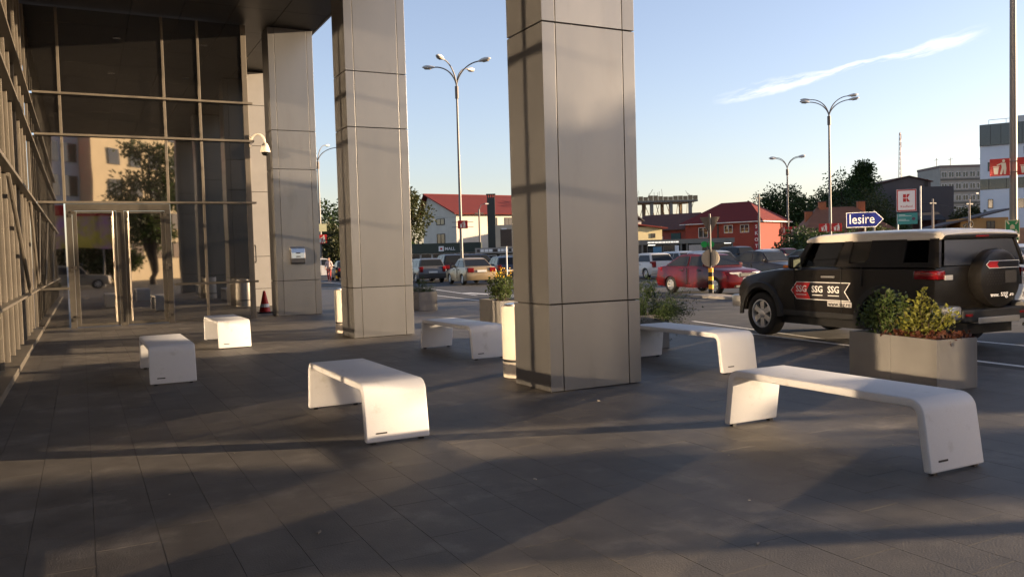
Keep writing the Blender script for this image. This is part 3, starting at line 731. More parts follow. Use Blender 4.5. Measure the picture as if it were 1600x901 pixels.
CARS = {'sedan': dict(L=4.45, W=1.72, H=1.46, wb=2.56, cowl=.72, rf=.10, rr=-.86, rb=-1.66, deck=1.0, nose=.72, belt=.93),
        'compact': dict(L=4.2, W=1.65, H=1.45, wb=2.46, cowl=.98, rf=.28, rr=-.92, rb=-1.66, deck=1.03, nose=.79, belt=.95),
        'hatch': dict(L=3.85, W=1.66, H=1.44, wb=2.42, cowl=.70, rf=.15, rr=-1.42, rb=-1.76, deck=.96, nose=.72, belt=.92),
        'wagon': dict(L=4.55, W=1.76, H=1.49, wb=2.62, cowl=.74, rf=.15, rr=-1.75, rb=-2.10, deck=.97, nose=.74, belt=.94),
        'suv':   dict(L=4.45, W=1.82, H=1.70, wb=2.62, cowl=.80, rf=.2, rr=-1.7, rb=-2.05, deck=1.08, nose=.88, belt=1.06)}
def make_car(kind, pmat, x, y, heading, label, group='cars in the car park', dark=True):
    q = CARS[kind]; L, W_, H_, wb = q['L'], q['W'], q['H'], q['wb']; hl = L / 2; bt = q['belt']; wr = .335 if kind == 'suv' else .312
    t = thing('parked_car', label, 'car', (x, y, GZ), R(-heading), group)
    zb = .24 if kind != 'suv' else .3; fa, ra = wb / 2 + .04, -wb / 2 + .04
    out = [(-hl + .06, zb + .04), (-hl, .42), (-hl, .58), (-hl + .05, .66), (-hl + .06, q['deck'] - .12), (-hl + .13, q['deck'] - .02)]
    if kind in ('sedan', 'compact'): out += [(-hl + .3, q['deck']), (q['rb'], q['deck'] + .01)]
    else: out += [(q['rb'] + .1, q['deck'])]
    out += [(-.6, bt + .03), (.2, bt + .02), (q['cowl'], bt + .02), (max(1.2, q['cowl'] + .2), bt - .03), (hl - .5, q['nose'] + .1), (hl - .18, q['nose'] + .02), (hl - .06, q['nose'] - .1), (hl - .03, .52), (hl, .46), (hl - .01, .34), (hl - .1, zb)]
    out += arch(fa, wr + .05, wr, zb) + [(0, zb - .02)] + arch(ra, wr + .05, wr, zb)
    hw = lambda yy, z: W_ / 2 * (1 - .07 * max(0, (z - .6) / .4) ** 2 - .05 * max(0, (.5 - z) / .3))
    body = tri_obj(sweep(out, hw, L), 'body', pmat, t)
    # cabin
    def cw(z): return W_ / 2 - .075 - (z - bt) * .34
    zt_ = H_ - .02
    cab = [(q['rb'], bt - .03), (q['rb'] + .03, bt + .05), (q['rr'], zt_ - .05), (q['rr'] + .14, zt_ - .012), (q['rr'] + .4, H_ - .004), (-.25, H_ + .004), (q['rf'] - .08, zt_ - .004), (q['rf'] + .06, zt_ - .028), (q['rf'] + .14, zt_ - .06), (q['cowl'] - .02, bt + .03), (q['cowl'], bt - .03)]
    tri_obj(sweep(cab, lambda yy, z: cw(z), 50, crown=.015, edge=.02), 'cabin', pmat, t, 25)
    gm = DARKGLASS
    def side(poly, nm):
        for s in (-1, 1):
            p3 = [(s * (cw(z) + .003 - (.0)), yy, z) for yy, z in poly]
            slab_poly(p3, (s, 0, .34), .006).obj(nm, gm, t)
    z0, z1 = bt + .045, zt_ - .10
    lerp = lambda a, b, u: a + (b - a) * u
    fy = lambda z: lerp(q['cowl'], q['rf'] + .14, (z - bt) / (zt_ - .06 - bt)) - .12
    ry = lambda z: lerp(q['rb'] + .03, q['rr'], (z - bt - .05) / (zt_ - .1 - bt)) + .14
    mid = -.22
    side([(fy(z0), z0), (mid + .04, z0), (mid + .04, z1), (fy(z1), z1)], 'side_window')
    if kind in ('wagon', 'suv'):
        side([(mid - .04, z0), (-1.02, z0), (-1.02, z1), (mid - .04, z1)], 'side_window')
        side([(-1.09, z0), (ry(z0), z0), (ry(z1), z1), (-1.09, z1)], 'side_window')
    else: side([(mid - .04, z0), (ry(z0) + .03, z0), (ry(z1) + .02, z1), (mid - .04, z1)], 'side_window')
    # windscreen and rear window lie on the cabin's end slopes
    def endglass(ya, za, yb, zb_, nm, front):
        d = Vector((0, yb - ya, zb_ - za)).normalized(); n = Vector((0, d.z, -d.y)) * (1 if front else -1)
        o_ = n * .004
        p3 = [Vector((-(cw(za) - .06), ya, za)) + o_, Vector((cw(za) - .06, ya, za)) + o_, Vector((cw(zb_) - .07, yb, zb_)) + o_, Vector((-(cw(zb_) - .07), yb, zb_)) + o_]
        slab_poly(p3, n, .006).obj(nm, gm, t)
    A, B = (q['cowl'] - .02, bt + .03), (q['rf'] + .14, zt_ - .06)
    endglass(lerp(A[0], B[0], .06), lerp(A[1], B[1], .06), lerp(A[0], B[0], .93), lerp(A[1], B[1], .93), 'windscreen', True)
    A, B = (q['rb'] + .03, bt + .05), (q['rr'], zt_ - .05)
    endglass(lerp(A[0], B[0], .08), lerp(A[1], B[1], .08), lerp(A[0], B[0], .92), lerp(A[1], B[1], .92), 'rear_window', False)
    for s in (-1, 1):
        for ya in (fa, ra): wheel(t, s * (W_ / 2 - .115), ya, wr, .2, s)
        bx('mirror', (s * (W_ / 2 - .04) - .09, q['cowl'] - .26, bt + .02), (s * (W_ / 2 - .04) + .09, q['cowl'] - .16, bt + .14), pmat, t, bevel=.03)
        # lamps as shaped blocks let into the corners
        hz = q['nose'] - .06
        MB().prism([(s * (W_ / 2 - .1), hl - .34), (s * (W_ / 2 - .18), hl - .17), (s * (W_ / 2 - .55), hl - .035), (s * (W_ / 2 - .55), hl - .3)], hz - .12, hz + .05).obj('headlight', LAMP_W, t, bevel=.02)
        if kind in ('sedan', 'suv', 'compact'):
            MB().prism([(s * (W_ / 2 - .035), -hl + .35), (s * (W_ / 2 - .09), -hl + .05), (s * (W_ / 2 - .42), -hl + .022), (s * (W_ / 2 - .42), -hl + .3)], q['deck'] - .3, q['deck'] - .07).obj('tail_light', LAMP_R, t, bevel=.02)
        else:
            MB().prism([(s * (W_ / 2 - .04), -hl + .3), (s * (W_ / 2 - .08), -hl + .05), (s * (W_ / 2 - .28), -hl + .02), (s * (W_ / 2 - .28), -hl + .3)], q['deck'] - .3, q['deck'] + .02).obj('tail_light', LAMP_R, t, bevel=.02)
        for ya in (.42, -.55): bx('door_handle', (s * (W_ / 2 - .035) - .02, ya - .09, bt - .12), (s * (W_ / 2 - .035) + .022, ya + .09, bt - .09), TRIM, t)
        bx('door_seam', (s * (W_ / 2 - .02) - .012, mid - .006, .34), (s * (W_ / 2 - .02) + .014, mid + .006, bt - .03), TRIM, t)
    bx('number_plate', (-.26, -hl - .012, .60 if kind not in ('sedan', 'compact') else .70), (.26, -hl + .1, .71 if kind not in ('sedan', 'compact') else .81), PLATE, t)
    bx('number_plate', (-.26, hl - .06, .37), (.26, hl + .012, .48), PLATE, t)
    bx('grille', (-.36, hl - .2, q['nose'] - .17), (.36, hl - .025, q['nose'] - .04), TRIM, t, bevel=.02)
    bx('lower_grille', (-.55, hl - .2, .27), (.55, hl - .005, .34), TRIM, t)
    return t
# ------------------------------------------------------------------ the black off-road car
SB = mat('matte_black_wrap', (.011, .0098, .0088), .3, 0, .15, 3, spec=.3)
SW = mat('cream_roof_paint', (.55, .51, .44), .35, 0, .04, 3, coat=.3)
SILV = mat('silver_trim', (.5, .49, .47), .3, .8, .06, 8)
DEC_W = mat('decal_white', (.72, .71, .69), .4, 0, .03, 8)
DEC_R = mat('decal_red', (.5, .02, .025), .4, 0, .05, 8)
DEC_K = mat('decal_dark', (.025, .022, .022), .45, 0, .05, 8)
suv = thing('off_road_car', 'black boxy off-road car with cream roof and spare wheel on its tail', 'car', (11.84, 10.02, GZ), R(-4))
FA, RA, WRR = 1.345, -1.42, .395
o_ = [(-2.34, .5), (-2.38, .62), (-2.42, .8), (-2.42, 1.16), (-2.40, 1.265), (-1.5, 1.27), (-.5, 1.262), (.35, 1.255), (.58, 1.25), (1.0, 1.225), (1.55, 1.165), (1.95, 1.09), (2.05, 1.02), (2.08, .9), (2.09, .62), (2.0, .46), (1.92, .45)]
o_ += arch(FA, .5, WRR, .45, 16) + [(.75, .4), (-.85, .4)] + arch(RA, .5, WRR, .45, 16)
shw = lambda y, z: .925 - .02 * max(0, (z - .95) / .3) ** 2 - .03 * max(0, (.6 - z) / .2) - (.13 * max(0, (y - .7) / 1.3) * max(0, (z - .95) / .2) if y > .7 else 0)
tri_obj(sweep(o_, shw, 4.5, crown=.02, planf=.2, planr=.05, edge=.035), 'body', SB, suv, 30)
def scw(z): return .905 - (z - 1.26) * .26
def splate(poly, nm, mt, th=.045, out=0, par=None):
    for s in (-1, 1):
        slab_poly([(s * (scw(z) + out), y, z) for y, z in poly], (-s, 0, -.26), th).obj(nm, mt, par or suv)
splate([(.48, 1.25), (.34, 1.25), (.17, 1.665), (.26, 1.665)], 'pillar', SB)
splate([(-.47, 1.25), (-.72, 1.25), (-.74, 1.665), (-.58, 1.665)], 'pillar', SB)
splate([(-.721, 1.25), (-1.12, 1.25), (-1.12, 1.40), (-1.05, 1.33), (-.721, 1.31)], 'pillar', SB)
splate([(-1.121, 1.25), (-1.78, 1.25), (-1.78, 1.665), (-1.121, 1.665)], 'pillar', SB)
splate([(-2.22, 1.25), (-2.41, 1.25), (-2.33, 1.665), (-2.17, 1.665)], 'pillar', SB)
splate([(-1.781, 1.25), (-2.219, 1.25), (-2.21, 1.32), (-1.781, 1.32)], 'pillar', SB)
splate([(.26, 1.667), (-2.33, 1.667), (-2.31, 1.725), (.22, 1.725)], 'roof_rail', SB)
splate([(.335, 1.255), (-.465, 1.255), (-.575, 1.66), (.175, 1.66)], 'side_window', CARGLASS, .006, -.02)
splate([(-.725, 1.315), (-1.06, 1.335), (-1.115, 1.41), (-1.115, 1.66), (-.745, 1.66)], 'side_window', CARGLASS, .006, -.02)
splate([(-1.785, 1.325), (-2.205, 1.325), (-2.175, 1.66), (-1.785, 1.66)], 'side_window', CARGLASS, .006, -.02)
def sgl(ya, za, yb, zb_, ins, nm, mt, front, off=0):
    d = Vector((0, yb - ya, zb_ - za)).normalized(); n = Vector((0, d.z, -d.y)) * (1 if front else -1)
    slab_poly([Vector((-(scw(za) - ins), ya, za)) + n * off, Vector((scw(za) - ins, ya, za)) + n * off, Vector((scw(zb_) - ins, yb, zb_)) + n * off, Vector((-(scw(zb_) - ins), yb, zb_)) + n * off], n, .006).obj(nm, mt, suv)
sgl(.455, 1.26, .235, 1.70, .05, 'windscreen', CARGLASS, True)
sgl(-2.405, 1.27, -2.335, 1.64, .10, 'rear_window', mat('rear_tinted_glass', (.035, .038, .045), .25, 0, 0, spec=.25), False)
bx('tailgate_spoiler', (-.78, -2.39, 1.645), (.78, -2.2, 1.72), SB, suv, bevel=.02)
bx('brake_light', (-.13, -2.402, 1.672), (.13, -2.38, 1.694), LAMP_R, suv)
ro = [(-2.37, 1.705), (-2.40, 1.735), (-2.32, 1.785), (-1.9, 1.815), (-.8, 1.825), (0, 1.805), (.24, 1.765), (.30, 1.735), (.28, 1.715)]
tri_obj(sweep(ro, lambda y, z: .80 + .01 * (1.8 - z), 60, crown=.03, edge=.03), 'roof', SW, suv, 35)
splate([(-1.0, 1.668), (-2.34, 1.668), (-2.36, 1.74), (-1.12, 1.74)], 'roof_side', SW, .03, .012)
MB().tube([(0, -2.1, 1.83), (0, -2.14, 1.87)], [.03, .012], 8).obj('antenna', BLACK, suv)
# cabin furniture seen through the glass
for sx in (-.4, .4):
    s_ = bx('seat', (sx - .25, -.62, 1.0), (sx + .25, -.46, 1.52), SEATF, suv, bevel=.05, smooth=40)
    bx('headrest', (sx - .13, -.62, 1.53), (sx + .13, -.5, 1.68), SEATF, s_, bevel=.04, smooth=40)
    bx('seat', (sx - .3, -1.6, 1.0), (sx + .3, -1.46, 1.45), SEATF, suv, bevel=.05, smooth=40)
MB().tube([(-.4 + .19 * math.cos(a), .12 + .07 * math.sin(a), 1.27 + .17 * math.sin(a)) for a in np.linspace(0, 2 * math.pi, 25)], .016, 6, False).obj('steering_wheel', BLACK, suv)
bx('dashboard', (-.82, .22, 1.2), (.82, .42, 1.29), SEATF, suv, bevel=.03)
# wheels, arches, bumpers, mirrors
for s in (-1, 1):
    for ya in (FA, RA):
        wheel(suv, s * (.925 - .135), ya, WRR, .265, s, .66, 6)
        p = [(ya + r_ * math.cos(a), WRR + r_ * math.sin(a)) for r_, aa in ((.585, np.linspace(-.02, math.pi + .02, 22)), (.49, np.linspace(math.pi + .02, -.02, 22))) for a in aa]
        k = 22; mb = MB()
        vs = [(s * (.905), y, z) for y, z in p] + [(s * .955, y * 1 + (ya - y) * .05, z - .01) for y, z in p]
        n = len(p); fs = [(i, (i + 1) % n, n + (i + 1) % n, n + i) for i in range(n)]
        fs += [(i, i + 1, n - 2 - i, n - 1 - i) for i in range(k - 1)] + [(n + i, n + i + 1, n + n - 2 - i, n + n - 1 - i) for i in range(k - 1)]
        mb.add(vs, fs).obj('wheel_arch', TRIM, suv, smooth=35)
    bx('sill_step', (s * .86 - .05, -.86, .40), (s * .86 + .05, .78, .5), TRIM, suv, bevel=.02)
    m_ = bx('mirror', (s * 1.02 - .1, .30, 1.22), (s * 1.02 + .1, .42, 1.44), SB, suv, bevel=.035, smooth=40)
    bx('mirror_glass', (s * 1.02 - .075, .294, 1.25), (s * 1.02 + .075, .301, 1.41), CHROME, m_)
    bx('mirror_arm', (s * .93 - .04, .33, 1.2), (s * .93 + .05, .4, 1.26), SILV, m_)
    bx('bumper_end', (s * .79 - .14, 1.9, .5), (s * .79 + .12, 2.17, .72), SILV, suv, bevel=.03, smooth=40)
    bx('bumper_corner', (s * .80 - .15, -2.59, .50), (s * .80 + .13, -2.3, .70), SILV, suv, bevel=.035, smooth=40)
    tl = bx('tail_light', (s * .88 - .12, -2.455, 1.075), (s * .88 + .058, -2.05, 1.205), LAMP_R, suv, bevel=.025, smooth=40)
    bx('reverse_lens', (s * .80 - .05, -2.466, 1.07), (s * .80 + .1, -2.452, 1.14), LAMP_W, tl)
    bx('door_handle', (s * .935 - .02, -.46, 1.07), (s * .935 + .02, -.18, 1.105), SILV, suv, bevel=.01)
    bx('hood_light', (s * .68 - .04, .82, 1.225), (s * .68 + .07, .98, 1.275), LAMP_A, suv, bevel=.01)
    for (y, z0, z1) in ((.47, .5, 1.25), (-.6, .5, 1.25), (-1.02, .95, 1.25)): bx('door_seam', (s * .925 - .012, y - .006, z0), (s * .925 + .0035, y + .006, z1), BLACK, suv)
    bx('headlight', (s * .6 - .12, 2.0, .88), (s * .6 + .12, 2.11, 1.04), LAMP_W, suv, bevel=.03)
bx('front_bumper', (-.66, 1.95, .48), (.66, 2.2, .74), TRIM, suv, bevel=.03)
bx('grille', (-.47, 2.03, .84), (.47, 2.12, 1.05), TRIM, suv, bevel=.02)
bx('rear_bumper', (-.66, -2.60, .46), (.66, -2.3, .64), TRIM, suv, bevel=.025)
bx('tow_plate', (-.36, -2.612, .43), (.5, -2.45, .52), SILV, suv, bevel=.012)
for sx in (-.55, .58): bx('reflector', (sx - .07, -2.608, .545), (sx + .07, -2.598, .58), LAMP_R, suv)
bx('number_plate', (.60, -2.46, .72), (.88, -2.42, .95), PLATE, suv)
text_mesh('plate_lettering', 'X', .1, BLACK, suv, frame_on((.80, -2.461, .8), (1, 0, 0), (0, 0, 1)), .01)
MB().tube([(.72, -2.5, .36), (.78, -2.72, .36)], .03, 8).obj('exhaust_pipe', STEEL, suv)
bx('chassis', (-.75, -2.3, .25), (.75, 1.9, .5), BLACK, suv)
bx('axle', (-.7, RA - .06, .33), (.7, RA + .06, .45), BLACK, suv); bx('axle', (-.7, FA - .06, .33), (.7, FA + .06, .45), BLACK, suv)
# spare wheel in its printed cover
SC = (.06, 1.07)
My = Matrix(((1, 0, 0, SC[0]), (0, 0, -1, 0), (0, 1, 0, SC[1]), (0, 0, 0, 1)))       # lathe z -> -y
sp = MB().lathe([(.40, 2.42), (.425, 2.46), (.43, 2.57), (.41, 2.63), (.36, 2.65), (.0, 2.655)], 40, My).obj('spare_wheel_cover', SB, suv, smooth=40)
ysp = -2.6565
def rear_plate(poly, nm, mt, off, par): slab_poly([(SC[0] + x, ysp - off, SC[1] + z) for x, z in poly], (0, -1, 0), .0015).obj(nm, mt, par)
def arrow(x0, x1, z0, z1, tip): return [(x0 - tip, (z0 + z1) / 2), (x0, z0), (x1, z0), (x1, z1), (x0, z1)]
rear_plate(arrow(-.27, .355, .145, .255, .065), 'decal_border', DEC_W, 0, sp)
rear_plate(arrow(-.262, .347, .155, .245, .058), 'decal_field', DEC_K, .0018, sp)
rear_plate([(-.318, .2), (-.262, .155), (-.07, .155), (-.11, .2), (-.07, .245), (-.262, .245)], 'decal_field', DEC_R, .0036, sp)
for i in range(7):
    for j in range(5):
        x, z = -.30 + i * .055 + (j % 2) * .0275, -.08 + j * .04
        if x * x + z * z < .38 ** 2: rear_plate([(x - .018, z), (x, z - .013), (x + .018, z), (x, z + .013)], 'decal_lozenge', SILV if False else DEC_K, .001, sp)
rear_plate([(.06, -.07), (.3, -.07), (.3, .11), (.06, .11)], 'decal_panel', mat('decal_grey', (.05, .046, .042), .5, 0, .1, 10), .001, sp)
text_mesh('lettering', 'www.', .075, DEC_W, sp, frame_on((SC[0] - .155, ysp - .002, SC[1] - .235), (1, 0, 0), (0, 0, 1)), .02)
text_mesh('lettering', 'ssg', .125, DEC_W, sp, frame_on((SC[0] + .04, ysp - .002, SC[1] - .222), (1, 0, 0), (0, 0, 1)), .008)
text_mesh('lettering', '.ro', .075, DEC_W, sp, frame_on((SC[0] + .19, ysp - .002, SC[1] - .235), (1, 0, 0), (0, 0, 1)), .02)
# printed arrow on the doors (both sides)
for s in (-1, 1):
    xs = lambda z, k: s * (shw(0, z) + .003 + .002 * k)
    def dplate(poly, nm, mt, k, par): return slab_poly([(xs(z, k), y if s < 0 else y, z) for y, z in poly], (s, 0, 0), .0016).obj(nm, mt, par)
    d0 = dplate([(.55, .85), (.41, 1.0), (-.80, 1.0), (-.68, .85), (-.80, .70), (.41, .70)], 'door_decal', DEC_W, 0, suv)
    dplate([(.53, .85), (.402, .988), (-.775, .988), (-.662, .85), (-.775, .712), (.402, .712)], 'decal_field', DEC_K, 1, d0)
    dplate([(.53, .85), (.402, .988), (.08, .988), (.17, .85), (.08, .712), (.402, .712)], 'decal_field', DEC_R, 2, d0)
    for y in (.29, -.08, -.44):
        Mt = frame_on((xs(.87, 4), y, .875), (0, s, 0), (0, 0, 1))
        text_mesh('lettering', 'SSG', .155, DEC_W, d0, Mt, .02, .001)
        bx('lettering_line', (xs(.78, 4) - .001, y - .12, .775), (xs(.78, 4) + .001, y + .12, .787), DEC_W, d0)
    Mt = frame_on((xs(.65, 3), -.56, .645), (0, s, 0), (0, 0, 1))
    bx('decal_strip', (xs(.65, 0) - .001, -.82, .605), (xs(.65, 0) + .001, -.30, .69), mat('decal_light', (.45, .44, .43), .5), suv)
    text_mesh('lettering', 'www.ssg.ro', .1, BLACK, suv, Mt, .012, .001)
# ------------------------------------------------------------------ street lamps and signs
def make_lamp(x, y, h, arms, label, r=.085, reach=2.0):
    t = thing('street_lamp', label, 'street lamp', (x, y, GZ), 0, 'tall lamps of the car park')
    MB().tube([(0, 0, 0), (0, 0, h * .5), (0, 0, h - 1.6)], [r * 1.25, r, r * .75], 14).obj('pole', POLE, t, smooth=50)
    bx('base_plate', (-.2, -.2, 0), (.2, .2, .03), POLE, t)
    MB().tube([(0, 0, h - 2.1), (0, 0, h - 1.35)], r * 1.35, 14).obj('collar', mat('lamp_collar', (.11, .095, .085), .5, .4, .1, 5), t, smooth=50)
    for az, up in arms:
        d = Vector((math.sin(R(az)), math.cos(R(az)), 0))
        pts = [Vector((0, 0, h - 1.4)) + d * (reach * (u ** 1.7)) * .93 + Vector((0, 0, (1.4 + up) * (1 - (1 - u) ** 1.7))) for u in np.linspace(0, 1, 12)]
        MB().tube(pts, [.05] * 6 + [.04] * 6, 8).obj('arm', POLE, t, smooth=50)
        e = pts[-1]; tn = (pts[-1] - pts[-2]).normalized(); sd = tn.cross(Vector((0, 0, 1))).normalized(); nm = sd.cross(tn)
        M = Matrix(((tn.x, sd.x, nm.x, e.x), (tn.y, sd.y, nm.y, e.y), (tn.z, sd.z, nm.z, e.z), (0, 0, 0, 1)))
        sec = [(0, .05, .05, .04), (.12, .10, .08, .07), (.3, .17, .12, .1), (.52, .20, .14, .1), (.74, .15, .1, .07), (.86, .06, .04, .03)]
        mb = MB(); nn = 12; vs = []
        for a, w2, ht, hb in sec:
            for j in range(nn):
                th = 2 * math.pi * j / nn; z = math.sin(th); vs.append((a, w2 * math.cos(th), z * (ht if z > 0 else hb)))
        fs = [(i * nn + j, i * nn + (j + 1) % nn, (i + 1) * nn + (j + 1) % nn, (i + 1) * nn + j) for i in range(len(sec) - 1) for j in range(nn)] + [tuple(range(nn)), tuple(range((len(sec) - 1) * nn, len(sec) * nn))]
        hd = mb.add(vs, fs, M).obj('lamp_head', mat('lamp_shell', (.52, .5, .47), .45, .1, .06, 5), t, smooth=60)
        MB().box((.3, -.12, -.125), (.7, .12, -.085), M).obj('lamp_glass', mat('lamp_bowl', (.25, .22, .17), .2, 0, .1, 8), hd, bevel=.02)
    return t
PEOPLE_W = mat('pictogram', (.70, .64, .52), .5, 0, .04, 5)
def litter_sign(x, y, z, az, w_, h_, label, n=2, face=None):
    """red boards with a person dropping litter into a basket, clamped either side of a lamp pole"""
    t = thing('litter_sign', label, 'sign', (x, y, z), R(-az), 'red litter boards on the lamp poles')
    for s in ((-1, 1) if n == 2 else (0,)):
        cx = s * (w_ / 2 + .08)
        b = bx('board', (cx - w_ / 2, -.14, -h_ / 2), (cx + w_ / 2, -.115, h_ / 2), RED, t, bevel=.004)
        k = h_ / 1.0
        def pl(poly, nm='pictogram'): slab_poly([(cx + px * k, -.142, pz * k) for px, pz in poly], (0, -1, 0), .003).obj(nm, PEOPLE_W, b)
        pl([(-.33, .0), (-.05, .0), (-.1, -.4), (-.28, -.4)]); pl([(-.36, .03), (-.02, .03), (-.02, .07), (-.36, .07)])
        pl([(.19 + .075 * math.cos(a), .36 + .085 * math.sin(a)) for a in np.linspace(0, 5.8, 12)])
        pl([(.06, .26), (.3, .24), (.33, -.08), (.3, -.42), (.2, -.42), (.19, -.1), (.1, -.42), (.0, -.42), (.1, .0)])
        pl([(.1, .26), (-.16, .15), (-.14, .1), (.1, .18)])
    MB().tube([(-w_ - .05, -.1, h_ * .3), (w_ + .05, -.1, h_ * .3)], .018, 6).tube([(-w_ - .05, -.1, -h_ * .3), (w_ + .05, -.1, -h_ * .3)], .018, 6).obj('bracket', POLE, t)
    return t
A4 = lambda a: [(a, 0), (a + 90, 0), (a + 180, 0), (a + 270, 0)]
make_lamp(*pos(723, 52), 13.4, A4(52), 'tall lamp with four spread heads between the middle and nearest columns', .085, 1.65)
litter_sign(*pos(726, 51.9), 3.5, 24, .62, .5, 'red litter board on the four headed lamp between the columns', 1)
make_lamp(*pos(1299, 72), 14.0, [(302, -.1), (335, .25), (122, .3), (150, -.15)], 'tall lamp with four heads above the roof of the black off-road car', .11, 1.7)
litter_sign(*pos(1299, 71.9), 3.1, 45, .85, .7, 'red litter boards on the lamp rising behind the black car roof')
make_lamp(*pos(1233, 105), 12.6, [(302, 0), (338, .2), (120, .2), (152, 0)], 'farther lamp with paired heads beside the red house', .12, 1.5)
litter_sign(*pos(1233, 104.9), 3.6, 44, 1.1, .85, 'small red litter boards on the lamp beside the red house')
make_lamp(*pos(504, 88), 13.2, [(40, .6), (110, .1), (290, .1)], 'lamp seen in the narrow gap left of the middle column', .11, 2.2)
litter_sign(*pos(506, 87.9), 3.7, 14, 1.0, .95, 'red litter board on the lamp in the narrow gap', 1)
bx_s = thing('direction_board', 'pale yellow board on the lamp in the narrow gap', 'sign', (*pos(507, 87.8), 4.9), R(-14))
bx('board', (-.45, -.16, -.4), (.45, -.12, .4), mat('pale_yellow', (.62, .58, .33), .5), bx_s)
make_lamp(*pos(1585, 22.5), 13, [(60, 0), (240, 0)], 'thick lamp pole cut by the right edge behind the black car', .085, 2)
litter_sign(*pos(1585, 22.4), 3.55, 58, .47, .46, 'large red litter boards on the pole at the right edge')
make_lamp(14.0, -1.21, 12.5, [(60, 0), (240, 0)], 'lamp pole out of the picture that throws the thin shadow line', .085, 2)
# emergency assembly point sign on the same pole
t = thing('assembly_sign', 'green and cream assembly point sign on the pole at the right edge', 'sign', (*pos(1583, 22.4), 1.87), R(-58))
CREAM = mat('sign_cream', (.60, .56, .36), .5, 0, .04, 5)
b = bx('board', (-.17, -.16, -.29), (.17, -.145, .26), CREAM, t)
bx('field', (-.15, -.164, -.09), (.15, -.1605, .24), GREEN, b)
for sx in (-1, 1):
    for sz in (-1, 1):
        slab_poly([(sx * .14, -.1645, .075 + sz * .15), (sx * .10, -.1645, .075 + sz * .155), (sx * .06, -.1645, .075 + sz * .08), (sx * .09, -.1645, .075 + sz * .065)], (0, -1, 0), .002).obj('arrow', CREAM, b)
for px, pz, r_ in ((0, .11, .032), (-.035, .09, .022), (.035, .09, .022)):
    slab_poly([(px + r_ * math.cos(a), -.1645, pz + r_ * math.sin(a)) for a in np.linspace(0, 5.9, 12)], (0, -1, 0), .002).obj('figure', CREAM, b)
slab_poly([(-.06, -.1645, .02), (.06, -.1645, .02), (.045, -.1645, .09), (-.045, -.1645, .09)], (0, -1, 0), .002).obj('figure', CREAM, b)
for z0, z1 in ((-.2, -.13), (-.27, -.22)): bx('text_panel', (-.14, -.164, z0), (.14, -.1605, z1), GREEN, b)
bx('lettering_line', (-.11, -.167, -.178), (.11, -.1645, -.152), CREAM, b); bx('lettering_line', (-.1, -.167, -.254), (.1, -.1645, -.236), CREAM, b)

# exit arrow
t = thing('exit_sign', 'blue arrow sign reading Iesire above the black car roof', 'sign', (*pos(1353, 30), 0), R(-50))
MB().tube([(0, 0, GZ), (0, 0, 2.3)], .035, 10).obj('post', POLE, t, smooth=50)
def pl(poly, nm, mt, y, par): return slab_poly([(px, y, pz) for px, pz in poly], (0, -1, 0), .004).obj(nm, mt, par)
bd = slab_poly([(px, -.05, pz) for px, pz in [(-.72, 2.2), (.42, 2.2), (.72, 2.47), (.42, 2.74), (-.72, 2.74)]], (0, -1, 0), .02).obj('board', DEC_W, t)
pl([(-.70, 2.22), (.41, 2.22), (.685, 2.47), (.41, 2.72), (-.70, 2.72)], 'field', BLUE, -.0705, bd)
t.scale = (.86, .86, 1)
text_mesh('lettering', 'Iesire', .48, DEC_W, bd, frame_on((-.12, -.0755, 2.48), (1, 0, 0), (0, 0, 1)), .004, .001, sx=.95)
# store pylon
t = thing('store_sign', 'white store sign with red letter emblem over a teal board on two posts', 'sign', (*pos(1418, 50), .96), R(-48))
t.scale = (.76, .76, .76)
for x in (-.62, 1.02): MB().tube([(x, .12, -1.28), (x, .12, 5.25 if x > 0 else 3.1)], .06, 10).obj('post', mat('white_post', (.6, .58, .54), .5, .1), t, smooth=50)
PINK = mat('sign_white', (.66, .62, .60), .5, 0, .04, 5)
bd = bx('board', (-.72, -.05, 3.3), (.72, .05, 5.05), mat('sign_frame', (.4, .33, .33), .5, .2), t)
bx('field', (-.68, -.062, 3.34), (.68, -.052, 5.01), RED, bd); bx('field', (-.61, -.072, 3.42), (.61, -.063, 4.93), PINK, bd)
def q(poly): slab_poly([(px, -.073, pz) for px, pz in poly], (0, -1, 0), .003).obj('emblem', RED, bd)
q([(-.25, 4.38), (-.03, 4.38), (-.03, 4.66), (-.25, 4.66)]); q([(.0, 4.38), (.08, 4.38), (.25, 4.66), (.05, 4.66), (.0, 4.55)])
q([(-.25, 4.06), (-.03, 4.06), (-.03, 4.34), (-.25, 4.34)]); q([(.0, 4.34), (.08, 4.34), (.25, 4.06), (.05, 4.06), (.0, 4.17)])
text_mesh('lettering', 'Kaufland', .25, RED, bd, frame_on((0, -.074, 3.70), (1, 0, 0), (0, 0, 1)), .006, .001)
b2 = bx('lower_board', (-.66, -.05, 2.3), (.78, .05, 3.18), mat('sign_teal', (.035, .20, .19), .5, 0, .08, 5), t)
for z, x1 in ((3.02, -.1), (2.93, .35), (2.66, -.05), (2.57, .2)): bx('lettering_line', (-.58, -.056, z), (x1, -.052, z + .045), mat('sign_pale', (.4, .48, .46), .5), b2)
slab_poly([(.5 + .13 * math.cos(a), -.053, 2.72 + .13 * math.sin(a)) for a in np.linspace(0, 6, 14)], (0, -1, 0), .003).obj('round_mark', mat('dark_mark', (.08, .04, .07), .5), b2)
